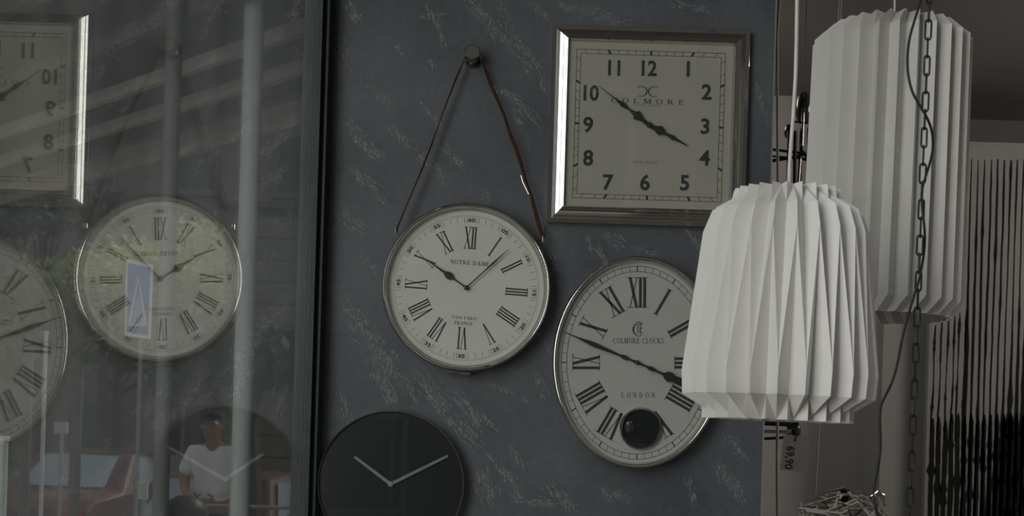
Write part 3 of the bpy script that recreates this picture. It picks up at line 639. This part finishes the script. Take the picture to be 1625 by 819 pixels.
# ================================================================== DARK METAL LAMP BEHIND + PRICE TAG
Yk = 3.8
kb = P(1272, 240, Yk)
ml = empty('chandelier', kb, 'dark metal lamp with smoked bulbs and thin arms beside the plaster wall', 'lamp')
def LP(x, y, dy=0): return P(x, y, Yk + dy) - kb
MB().tube([LP(1275, 172), LP(1272.5, 232)], .0048, 10).build('chrome_rod', chrome2, ml, smooth=True)
MB().tube([LP(1270, 250), LP(1267, 292)], .0042, 10).build('chrome_rod', chrome2, ml, smooth=True)
top = Vector((LP(1275, 160).x + .02, 0, CEIL - kb.z))
MB().tube([LP(1275, 172), LP(1270, 250, .01), LP(1262, 470, .01), LP(1252, 700)], [.006, .006, .006, .006], 8).build('stem', M_black, ml)
for (x, y, dx) in ((1252, 226, 0), (1284, 222, 0), (1262, 226, 0)):
    MB().tube([LP(x, y - 18), LP(x - 1, y + 70)], .0060, 8).build('stem_rod', M_black, ml)
for (a, b, r) in (((1272, 243), (1216, 236), .0042), ((1272, 247), (1216, 257), .0052), ((1272, 252), (1216, 247), .003), ((1272, 240), (1284, 252), .006), ((1258, 193), (1283, 195), .003), ((1268, 250), (1286, 256), .004)):
    MB().tube([LP(*a), LP(*b)], r, 8).build('arm', M_black, ml)
for (a, b, r) in (((1252, 673), (1200, 671), .0075), ((1252, 686), (1200, 684), .005), ((1252, 694), (1200, 697), .0045), ((1250, 680), (1266, 670), .007)):
    MB().tube([LP(*a), LP(*b)], r, 8).build('arm', chrome2 if r == .005 else M_black, ml)
MB().tube([LP(1275, 170), Vector((LP(1275, 170).x, 0, CEIL - kb.z))], .0010, 6).build('hanging_wire', M_black, ml)
for (x, y, rx, rz) in ((1275, 172, 13, 27), (1252, 209, 8, 12), (1263, 684, 8, 13)):
    q = MB(); n, m_ = 20, 12; c = LP(x, y, .02)
    for i in range(m_ + 1):
        t = math.pi * i / m_; z = rz / 526 * math.cos(t)
        q.v += [(c.x + rx / 526 * math.sin(t) * math.cos(2 * math.pi * k_ / n), c.y + rx / 526 * math.sin(t) * math.sin(2 * math.pi * k_ / n), c.z + z) for k_ in range(n)]
    for i in range(m_):
        for k_ in range(n): q.f.append((i * n + k_, i * n + (k_ + 1) % n, (i + 1) * n + (k_ + 1) % n, (i + 1) * n + k_))
    q.build('bulb', mat('smoked_bulb', (.035, .035, .036), .2), ml, smooth=True)
q = MB().tube([LP(1251, 684, -.03), LP(1254, 686, -.03)], .006, 10); q.build('chrome_nut', chrome, ml)
pt = P(1260, 719.5, 3.72)
tg = empty('price_tag', pt, 'small paper price tag reading 69,90 sideways, hanging below the nearer pleated lamp', 'tag', (0, R(5.2), 0))
MB().box((0, 0, 0), (.0720, .0008, .1060)).build('card', mat('tag_card', (.46, .43, .41), .8), tg)
sans('69,90', .0330, M_ink, 'price', tg, -.012, -.014, -.0006, R(90), .95, .0004)
MB().ring([(.0001, -.0008), (.0030, -.0008), (.0030, 0)], n=12, cx=-.001, cz=.038).build('hole', M_ink, tg)
MB().tube([(-.001, -.001, .038), (.003, -.001, .060), (-.002, .02, .0720)], .0012, 6).build('string', M_black, tg)

# ================================================================== STRIPED CANVAS
Yp = 5.1
pa = P(1482, 560, Yp); cvx0 = P(1478, 700, Yp).x; cvt = P(1560, 232, Yp)
cvs = empty('canvas_painting', (cvx0 + .55, Yp + .02, P(1560, 235, Yp).z - .95), 'large grey canvas painted with black dripping vertical stripes at the right edge', 'painting')
org = Vector(cvs.location)
W = 1.2; H = 1.95
MB().box((.56 - .55 + W / 2 - .58, 0, 0), (W, .035, H)).build('canvas', M_canvas, cvs)
rp = random.Random(21); yfr = -.0185
def stripe(xt, yt, xb, yb, w0, prof, seed):
    """a painted drip from one picture height to another; width varies along it"""
    rr = random.Random(seed); n = 34; q = MB(); vs = []
    a = P(xt, yt, Yp) - org; b = P(xb, yb, Yp) - org; wob = rr.uniform(-.002, .002); ww = 1
    knots = [rr.uniform(0, 1) for _ in range(3)]
    for i in range(n + 1):
        t = i / n; ww = .7 * ww + .3 * rr.uniform(.7, 1.35)
        w = w0 * (prof(t)) * ww * (1 + sum(.7 * math.exp(-((t - k_) / .018) ** 2) for k_ in knots))
        w *= min(1, .55 + 9 * t) ; x = a.x + (b.x - a.x) * t + wob * math.sin(t * 9) + rr.gauss(0, .0005); z = a.z + (b.z - a.z) * t
        vs += [(x - w / 2, yfr, z), (x + w / 2, yfr, z)]
    q.add(vs, [(2 * i, 2 * i + 1, 2 * i + 3, 2 * i + 2) for i in range(n)])
    me = bpy.data.meshes.new('paint_stripe'); me.from_pydata(q.v, [], q.f); me.materials.append(M_paint)
    o = bpy.data.objects.new('paint_stripe', me); col.objects.link(o); o.parent = cvs; return o
pxm = Yp / F
for i in range(24):       # upper drips
    xt = 1542.5 + 10.35 * i; hv = .5 + .5 * min(1, i / 7)
    stripe(xt, 253 + rp.uniform(-2, 2), xt - 18.5 - .3 * i, 900, .0085, (lambda hv: lambda t: (.85 + .3 * math.sin(t * 7 + hv * 9)) * (1 + 1.6 * hv * max(0, (t - .25)) if t < .62 else 1 + 1.25 * hv))(hv), 100 + i)
for i in range(6):        # thin lower-left drips
    xt = 1485 + 10.4 * i - (0 if i < 4 else 3)
    stripe(xt, 516 - 5 * i, xt - 8, 700, .0065, lambda t: .9 + .3 * math.sin(t * 11), 200 + i)
for i in range(30):       # thick bars below
    xt = 1480 + 10.3 * i
    stripe(xt, 664 - (i > 2) * 6 + rp.uniform(-3, 3), xt - 6, 900, .0190, lambda t: min(1, .6 + 6 * t), 300 + i)
cvs['label'] = 'large grey canvas painted with black dripping vertical stripes'

# ================================================================== STREET SEEN THROUGH THE SIDE WINDOW
M_road = mat('asphalt', (.055, .055, .057), .85, noise=(2, .15)); M_pave = mat('pavement', (.13, .125, .115), .85, noise=(2, .15))
struct('ground_street', MB().box((-10, 25, -.35), (120, 110, .1)), M_road)
struct('ground_pavement', MB().box((-1.4, -.6, -.2), (12, 7.6, .1)).box((-3.6, 8.5, -.2), (5.6, 10.8, .1)), M_pave)
M_dkwood = mat('dark_soffit', (.075, .066, .056), .8, noise=(5, .3)); M_beam = mat('pale_beam', (.46, .42, .36), .7, noise=(6, .2))
M_bark = mat('bark', (.09, .075, .06), .9)
# street awning
AZ = 2.9
def on(px, py, z): # point of the horizontal plane at height z in that direction
    Y = (z - EYE) * F / ((px - CX) * sr + (CY - py) * cr); return P(px, py, Y)
f0 = on(420, 205, AZ); f1 = on(60, 299, AZ); dr = (f1 - f0).normalized(); nn = Vector((dr.y, -dr.x, 0)); nn = nn if nn.y < 0 else -nn
aw = empty('street_awning', f0 + dr * 1.5 - Vector((0, 0, 0)), 'dark awning roof with pale beams over the pavement outside', 'awning')
def abox(c, ln, wd, h): 
    Mx = Matrix((dr, nn, Vector((0, 0, 1)))).transposed(); return MB().box(c, (ln, wd, h), Mx)
o_ = f0 - (f0 + dr * 1.5)
rp_ = [f0 - dr * ((-.58 - f0.x) / -dr.x), Vector((-.58, 2.4, 0)), Vector((-1.9, 2.4, 0)), Vector((-3.6, 5.2, 0)), f0 + dr * 6.5 + nn * 2.4, f0 + dr * 6.5]
MB().add([(p.x - aw.location.x, p.y - aw.location.y, .09) for p in rp_] + [(p.x - aw.location.x, p.y - aw.location.y, .13) for p in rp_], [(0, 1, 2, 3, 4, 5), (11, 10, 9, 8, 7, 6)] + [(i, (i + 1) % 6, (i + 1) % 6 + 6, i + 6) for i in range(6)]).build('roof_panel', M_dkwood, aw)
for (d_, w_, h_) in ((0, .045, .10), (.42, .035, .05), (.70, .03, .05), (1.05, .03, .05), (1.45, .03, .05), (1.9, .03, .05)):
    s0 = ((-.60 - aw.location.x) - (o_ + nn * d_).x) / dr.x; s0 = max(s0, -4); L_b = 5.8 - s0
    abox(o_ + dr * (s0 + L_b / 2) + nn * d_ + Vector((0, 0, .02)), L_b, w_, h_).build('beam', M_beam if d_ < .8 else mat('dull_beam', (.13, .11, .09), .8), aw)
for s_ in (.5, 2.6, 5.2):
    b0 = o_ + dr * s_ + nn * .06; b0.z = 0
    MB().tube([(b0.x, b0.y, 0), (b0.x, b0.y, -AZ - .15)], .03, 10).build('post', M_dkwood, aw) if s_ > 5 else None
# kiosk building with horizontal boards
kx0, kx1 = P(345, 420, 18.5).x, P(480, 420, 18.5).x
kb_ = empty('building', ((kx0 + kx1) / 2 + .25, 19, -.3), 'olive-grey timber building with horizontal boards behind the round clock reflection', 'building')
wk = kx1 - kx0 + .5; bd = MB().box((0, 0, 0), (wk, .03, .20)).mesh('board', mat('olive_board', (.17, .165, .12), .8, noise=(9, .2)))
MB().box((0, .45, 2.55), (wk - .05, .8, 5.1)).build('wall', mat('dark_board_wall', (.07, .07, .055), .8), kb_)
for i in range(15): inst('board', bd, kb_, (0, 0, .2 + i * .33), (R(4), 0, 0), (1, 1, 1.55))
q = MB().add([(-wk / 2 - .1, -.15, 5.1), (wk / 2 + .1, -.15, 5.1), (wk / 2 + .1, 1.0, 5.1), (-wk / 2 - .1, 1.0, 5.1), (-wk / 2 - .1, -.15, 5.18), (wk / 2 + .1, -.15, 5.18), (wk / 2 + .1, 1.0, 5.18), (-wk / 2 - .1, 1.0, 5.18)], [(0, 1, 2, 3), (4, 7, 6, 5), (0, 4, 5, 1), (1, 5, 6, 2), (2, 6, 7, 3), (3, 7, 4, 0)]); q.build('roof', M_dkwood, kb_)
# background houses
def house(x, y, w, d, h, colr, label, rows, colsn):
    b = empty('building', (x, y, -.3), label, 'building'); MB().box((0, d / 2, h / 2), (w, d, h)).build('wall', mat('render_' + label[:14].replace(' ', '_'), colr, .85, noise=(1, .1)), b)
    MB().box((0, d / 2, h + .1), (w + .4, d + .4, .25)).build('roof', M_dkwood, b)
    wm = MB().box((0, 0, 0), (.95, .08, 1.3)).box((0, -.05, -.7), (1.1, .12, .06)).mesh('window', mat('window_frame_pale', (.14, .14, .13), .6)); gm = MB().box((0, 0, 0), (.8, .02, 1.15)).mesh('pane', mat('dark_pane', (.03, .035, .04), .1))
    for r_ in range(rows):
        for c in range(colsn):
            wo = inst('window', wm, b, ((c + .5) / colsn * w - w / 2, -.02, 1.6 + r_ * 2.9)); inst('pane', gm, wo, (0, -.045, 0))
    return b
house(-8.0, 27, 13, 6, 9.5, (.17, .155, .13), 'wide brown building far across the street behind the cars', 3, 6)
house(-19.5, 36, 9, 6, 9.5, (.20, .205, .19), 'pale tall building far down the street at the left edge', 3, 4)
bh = house(5.6, -6, 16, 6, 9.0, (.05, .047, .044), 'plain grey shop row across the street behind the viewer', 2, 8)
bh.rotation_euler = (0, 0, math.pi)
# trees
leafm = [mat('leaf_yellow_green', (.50, .50, .20), .7, sub=.3), mat('leaf_green', (.18, .22, .10), .7, sub=.3), mat('leaf_dark', (.045, .06, .03), .7, sub=.2)]
def tree(px, py, Y, rpx, rpy, n, mi, label, sd, lf=.07):
    c = P(px, py, Y); rx, rz = rpx * Y / F, rpy * Y / F; rr = random.Random(sd)
    t = empty('tree', (c.x, c.y, -.3), label, 'tree'); q = MB(); zc = c.z + .3
    cl = [(rr.gauss(0, .45), rr.gauss(0, .4), rr.gauss(0, .42)) for _ in range(26)]
    for i in range(n):
        a = cl[i % 26]; p = Vector((rx * (a[0] + rr.gauss(0, .22)), rx * (a[1] + rr.gauss(0, .22)), zc + rz * (a[2] + rr.gauss(0, .2))))
        u = Vector((rr.gauss(0, 1), rr.gauss(0, 1), rr.gauss(0, 1))).normalized(); v = u.orthogonal().normalized(); s_ = lf * rr.uniform(.6, 1.3)
        q.add([p - u * s_, p + v * s_ * .45, p + u * s_, p - v * s_ * .45], [(0, 1, 2, 3)])
    tag(q.build('foliage', leafm[mi], t, recalc=False), kind='stuff')
    tk_ = MB().tube([(0, 0, 0), (.05, 0, zc * .5), (0, 0, zc)], [.14, .11, .05], 8)
    for k_ in range(6):
        a = cl[k_]; tk_.tube([(0, 0, zc * .72), (rx * a[0] * .8, rx * a[1] * .8, zc + rz * a[2] * .8)], [.05, .015], 6)
    tk_.build('trunk', M_bark, t)
tree(285, 430, 20.5, 95, 62, 3600, 0, 'yellow-green leafy tree right of the blue street sign', 1, .075)
tree(165, 440, 23, 65, 60, 2600, 0, 'yellow-green tree left of the blue street sign', 2, .08)
tree(60, 500, 20, 75, 80, 2800, 1, 'darker green tree at the left behind the pale poles', 3, .09)
tree(185, 560, 25, 90, 30, 2000, 1, 'low green shrub-like tree under the reflected round clock', 4, .08)
tree(395, 570, 11.3, 95, 42, 4200, 2, 'dark evergreen mass behind the person in the white T-shirt', 5, .1)
tree(70, 340, 24, 110, 40, 2600, 2, 'dark high tree crown just below the awning', 6, .1)
# poles and posts
def pole(px, y0, Y, r, mt, label, name='street_pole', topz=None, capped=True):
    a = P(px, 700, Y); tz = P(px, y0, Y).z if topz is None else topz
    o = empty(name, (a.x, Y, -.3), label, 'pole'); MB().tube([(0, 0, 0), (0, 0, tz + .3)], r, 16).build('shaft', mt, o, smooth=True)
    MB().tube([(0, 0, 0), (0, 0, .06)], r * 2.2, 16).build('base', mt, o, smooth=True)
    if capped: MB().tube([(0, 0, tz + .3), (0, 0, tz + .32)], r * 1.25, 16).build('cap', mt, o, smooth=True)
    return o
M_pole = mat('pale_pole', (.52, .56, .53), .6); M_pole2 = mat('grey_pole', (.30, .31, .30), .6); M_pdk = mat('brown_post', (.10, .085, .07), .7)
pole(384, 0, 4.0, .032, M_pole, 'broad pale grey-green pole standing just outside the glass', topz=2.955)
pole(258, 0, 4.0, .026, mat('dim_pole', (.13, .135, .13), .7), 'dim grey pole outside passing behind the reflected strap', topz=2.955)
pole(68, 530, 9, .014, M_pole, 'thin white pole at the left, standing in front of the reflected oval clock')
pole(219, 470, 11, .018, M_pole2, 'thin grey pole carrying the blue street sign')
pole(120, 590, 10, .045, M_pdk, 'brown post standing in front of the red car')
pole(41, 560, 10, .040, M_pdk, 'brown post nearest the left edge')
pole(4, 700, 5, .022, M_pole, 'short pale green bollard at the left edge')
# blue sign
sg = P(224, 478, 11.05)
so_ = empty('street_sign', (sg.x, 10.96, sg.z), 'tall narrow blue sign with white border and white pointed tower emblem', 'sign', (0, R(-1.5), 0))
sh = [(-.060 * 1.6, .340), (.075 * 1.5, .290), (.095, -.320), (-.105, -.290)]
M_sgn = mat('sign_blue', (.10, .17, .50), .5); M_sgw = mat('sign_white', (.75, .76, .76), .5)
MB().poly([(x * 1.1, z * 1.06) for x, z in sh], .0, .02).build('border', M_sgw, so_)
MB().poly([(x * .92, z * .96) for x, z in sh], -.004, .0).build('panel', M_sgn, so_)
q = MB()
q.line2((-.075, -.215), (.002, .205), .026, -.007, -.004, .004).line2((.070, -.215), (.002, .205), .026, -.007, -.004, .004).line2((-.085, -.215), (.08, -.215), .020, -.007, -.004)
for (xx, hh) in ((-.045, -.10), (-.022, .0), (.0, .05), (.024, .0), (.045, -.1)): q.line2((xx, -.205), (xx * .7, hh), .011, -.007, -.004, .006)
q.build('emblem', M_sgw, so_)
MB().box((.0, .02, -.05), (.03, .03, .4)).build('bracket', M_pole2, so_)
# small white signs
def board_sign(px, py, Y, w, h, label, mt):
    c = P(px, py, Y); o = empty('street_sign', (c.x, Y, -.3), label, 'sign'); MB().box((0, 0, c.z + .3), (w, .03, h)).build('panel', mt, o); MB().tube([(0, .03, 0), (0, .03, c.z + .3 + h / 2)], .02, 8).build('post', M_pole2, o); return o
board_sign(97, 679, 14, .15, .13, 'small white square sign above the red car', mat('dull_white', (.45, .45, .43), .6))
board_sign(227, 779, 9, .065, .12, 'small pale box on a post below the blue sign', mat('dull_white', (.45, .45, .43), .6))
# cars
def car(loc, rz, colr, label, mname):
    o = empty('car', loc, label, 'car', (0, 0, rz)); L_, Wd = 4.1, 1.7
    prof = [(-2.05, .35), (-2.05, .78), (-1.85, .92), (-1.15, .98), (-.55, 1.42), (.75, 1.46), (1.55, 1.02), (2.0, .90), (2.05, .35)]
    q = MB(); vs = []
    for sgn in (-1, 1):
        for x, z in prof: yy = Wd / 2 - (max(0, z - .95) * .42); vs.append((sgn * yy, x, z))
    n = len(prof); q.add(vs, [tuple(range(n)), tuple(range(2 * n - 1, n - 1, -1))] + [(i, i + 1, i + 1 + n, i + n) for i in range(n - 1)] + [(n - 1, 0, n, 2 * n - 1)])
    b = q.build('body', mat(mname, colr, .65), o); bv = b.modifiers.new('bevel', 'BEVEL'); bv.width = .05; bv.segments = 2
    gl = mat('car_glass', (.22, .25, .28), .15)
    def pl(name, v): MB().add(v, [(0, 1, 2, 3)]).build(name, gl, o, recalc=False)
    pl('rear_window', [(-.58, -1.13, 1.02), (.58, -1.13, 1.02), (.5, -.62, 1.40), (-.5, -.62, 1.40)]); pl('windscreen', [(-.6, 1.50, 1.09), (.6, 1.50, 1.09), (.5, .82, 1.44), (-.5, .82, 1.44)])
    for s_ in (-1, 1):
        pl('side_window', [(s_ * .83, -.85, 1.03), (s_ * .83, .1, 1.03), (s_ * .69, .1, 1.38), (s_ * .70, -.45, 1.38)]); pl('side_window', [(s_ * .83, .18, 1.03), (s_ * .83, 1.25, 1.03), (s_ * .69, .72, 1.40), (s_ * .69, .18, 1.40)])
        MB().box((s_ * .68, -2.07, .78), (.24, .04, .14)).build('tail_light', mat('tail_red', (.3, .02, .02), .3), o)
        MB().box((s_ * .66, 2.03, .74), (.28, .06, .14)).build('headlight', M_sgw, o)
        for yy in (-1.3, 1.3):
            MB().tube([(s_ * .68, yy, .32), (s_ * .87, yy, .32)], .32, 20).build('wheel', M_rubber, o); 
    MB().box((0, -2.09, .5), (1.5, .06, .14)).build('bumper', M_pdk, o)
    MB().box((0, -2.08, .64), (.5, .03, .11)).build('number_plate', mat('dull_white', (.45, .45, .43), .6), o)
p1 = P(140, 760, 15.2); car((p1.x - .3, 16.8, -.3), R(-10), (.075, .018, .018), 'dark red car with pale rear window standing behind the brown post', 'red_paint')
p2 = P(300, 760, 12.5); car((p2.x, 14.3, -.45), R(-6), (.06, .02, .018), 'red car parked just left of the person in the white T-shirt', 'red_paint_bright')
# dark domed bin
pb = P(295, 790, 7.6); bn = empty('litter_bin', (pb.x, 7.6, -.15), 'black litter bin with domed lid in front of the person', 'bin')
zb = pb.z + .15
def lathe(name, prof, mt, par, n=28):
    q = MB()
    for r_, z in prof: q.v += [(r_ * math.cos(2 * math.pi * i / n), r_ * math.sin(2 * math.pi * i / n), z) for i in range(n)]
    for j in range(len(prof) - 1):
        for i in range(n): q.f.append((j * n + i, j * n + (i + 1) % n, (j + 1) * n + (i + 1) % n, (j + 1) * n + i))
    return q.build(name, mt, par, smooth=True)
lathe('lid', [(.001, zb + .02), (.05, zb + .012), (.10, zb - .02), (.132, zb - .07), (.14, zb - .12)], M_black, bn); lathe('body', [(.13, zb - .12), (.13, .02), (.10, 0), (.001, 0)], M_black, bn)
# hand rail
ra = P(352, 803, 8.6); rb_ = P(462, 808, 8.6)
rl_ = empty('handrail', (ra.x, 8.6, -.15), 'pale horizontal metal rail in front of the person at the bottom', 'rail')
MB().tube([(-.1, 0, ra.z + .15), (rb_.x - ra.x, 0, ra.z + .15)], .012, 8).build('rail_bar', M_pole2, rl_)
for x in (-.1, rb_.x - ra.x): MB().tube([(x, 0, 0), (x, 0, ra.z + .15)], .012, 8).build('post', M_pole2, rl_)

# ------------------------------------------------------------------ the person in the street
def skin(name, verts, edges, rad, mt, parent, root=0, sub=2):
    me = bpy.data.meshes.new(name); me.from_pydata(verts, edges, []); ob = bpy.data.objects.new(name, me); col.objects.link(ob)
    md = ob.modifiers.new('s', 'SKIN'); md.use_smooth_shade = True; su = ob.modifiers.new('u', 'SUBSURF'); su.levels = sub; su.render_levels = sub
    for i, r_ in enumerate(rad):
        sv = me.skin_vertices[0].data[i]; sv.radius = r_ if isinstance(r_, tuple) else (r_, r_); sv.use_root = (i == root)
    bpy.context.view_layer.update(); m2 = bpy.data.meshes.new_from_object(ob.evaluated_get(bpy.context.evaluated_depsgraph_get())); bpy.data.objects.remove(ob)
    m2.materials.clear(); m2.materials.append(mt); m2.shade_smooth(); o = bpy.data.objects.new(name, m2); col.objects.link(o); o.parent = parent; return o
pc = P(341, 706, 10.4)
pe = empty('person', (pc.x, 10.4, -.15), 'person in a white T-shirt with head bowed, both hands held together at the waist', 'person')
S = (pc.z + .15) / 1.45
def V(x, y, z): return (x * S, y * S, z * S)
M_skin = mat('skin', (.36, .22, .16), .6); M_shirt = mat('white_shirt', (.82, .82, .82), .85); M_trs = mat('dark_trousers', (.05, .05, .06), .8); M_hair = mat('dark_cap', (.03, .028, .027), .8)
vs = [V(0, 0, .95), V(0, .01, 1.15), V(0, .0, 1.36), V(0, -.03, 1.455), V(0, -.085, 1.505), V(0, -.105, 1.575), V(0, -.09, 1.645)]
ed = [(0, 1), (1, 2), (2, 3), (3, 4), (4, 5), (5, 6)]; rad = [(.15, .11), (.14, .10), (.15, .10), .052, (.056, .066), (.078, .095), (.074, .090)]
for s_ in (-1, 1):
    b = len(vs)
    vs += [V(s_ * .165, 0, 1.385), V(s_ * .235, .01, 1.18), V(s_ * .215, -.02, 1.10), V(s_ * .10, -.22, 1.02), V(s_ * .05, -.27, 1.03)]; rad += [.052, .044, .040, .030, .028]
    ed += [(2, b), (b, b + 1), (b + 1, b + 2), (b + 2, b + 3), (b + 3, b + 4)]
    b = len(vs); vs += [V(s_ * .09, 0, .88), V(s_ * .11, -.02, .50), V(s_ * .12, .02, .10), V(s_ * .13, -.12, .035)]; rad += [.085, .055, .040, .034]; ed += [(0, b), (b, b + 1), (b + 1, b + 2), (b + 2, b + 3)]
rad = [(r_[0] * S, r_[1] * S) if isinstance(r_, tuple) else r_ * S for r_ in rad]
skin('body', vs, ed, rad, M_skin, pe)
# face features
for nm, c, r_ in (('nose', (0, -.205, 1.585), .014), ('ear', (-.078, -.095, 1.59), .018), ('ear', (.078, -.095, 1.59), .018)):
    q = MB(); lathe_pts = [(.001, r_), (r_ * .7, r_ * .6), (r_, 0), (r_ * .7, -r_ * .7), (.001, -r_)]; oo = lathe(nm, lathe_pts, M_skin, pe, 10); oo.location = V(*c)
for s_ in (-1, 1):
    o = lathe('eye', [(.001, .008), (.007, .004), (.009, 0), (.007, -.004), (.001, -.008)], M_hair, pe, 8); o.location = V(s_ * .032, -.192, 1.61)
MB().box((0, 0, 0), (.045, .008, .010)).build('mouth', mat('lips', (.25, .1, .09), .6), pe, loc=V(0, -.182, 1.54))
# fingers
for s_ in (-1, 1):
    for f_ in range(4):
        L0 = (.075, .085, .08, .062)[f_]; skin('finger', [V(s_ * .05, -.27, 1.045 - f_ * .017), V(s_ * .025, -.305, 1.045 - f_ * .018), V(s_ * (.025 - L0 * .35), -.315, 1.04 - f_ * .018), V(s_ * (.02 - L0 * .45), -.295, 1.04 - f_ * .018)], [(0, 1), (1, 2), (2, 3)], [.0095, .009, .0085, .008], M_skin, pe, sub=1)
    skin('thumb', [V(s_ * .06, -.255, 1.05), V(s_ * .045, -.275, 1.075), V(s_ * .02, -.295, 1.085)], [(0, 1), (1, 2)], [.0115, .0105, .0095], M_skin, pe, sub=1)
sv = [V(0, 0, .92), V(0, .01, 1.14), V(0, 0, 1.34), V(0, -.015, 1.44)]; se = [(0, 1), (1, 2), (2, 3)]; sr_ = [(.170, .125), (.160, .12), (.160, .115), (.075, .075)]
for s_ in (-1, 1):
    b = len(sv); sv += [V(s_ * .165, 0, 1.385), V(s_ * .228, .008, 1.20)]; sr_ += [.072, .068]; se += [(2, b), (b, b + 1)]
skin('t_shirt', sv, se, [(r_[0] * S, r_[1] * S) if isinstance(r_, tuple) else r_ * S for r_ in sr_], M_shirt, pe)
tv = [V(0, 0, .93)]; te = []; trr = [(.155, .115)]
for s_ in (-1, 1):
    b = len(tv); tv += [V(s_ * .09, 0, .86), V(s_ * .11, -.02, .50), V(s_ * .12, .02, .09)]; trr += [.095, .068, .058]; te += [(0, b), (b, b + 1), (b + 1, b + 2)]
skin('trousers', tv, te, [(r_[0] * S, r_[1] * S) if isinstance(r_, tuple) else r_ * S for r_ in trr], M_trs, pe)
hr = skin('cap', [V(0, -.085, 1.655), V(0, -.075, 1.70)], [(0, 1)], [(.092 * S, .11 * S), (.07 * S, .085 * S)], M_hair, pe)
MB().box((0, 0, 0), (.13, .09, .012)).build('cap_brim', M_hair, pe, loc=V(0, -.205, 1.645))
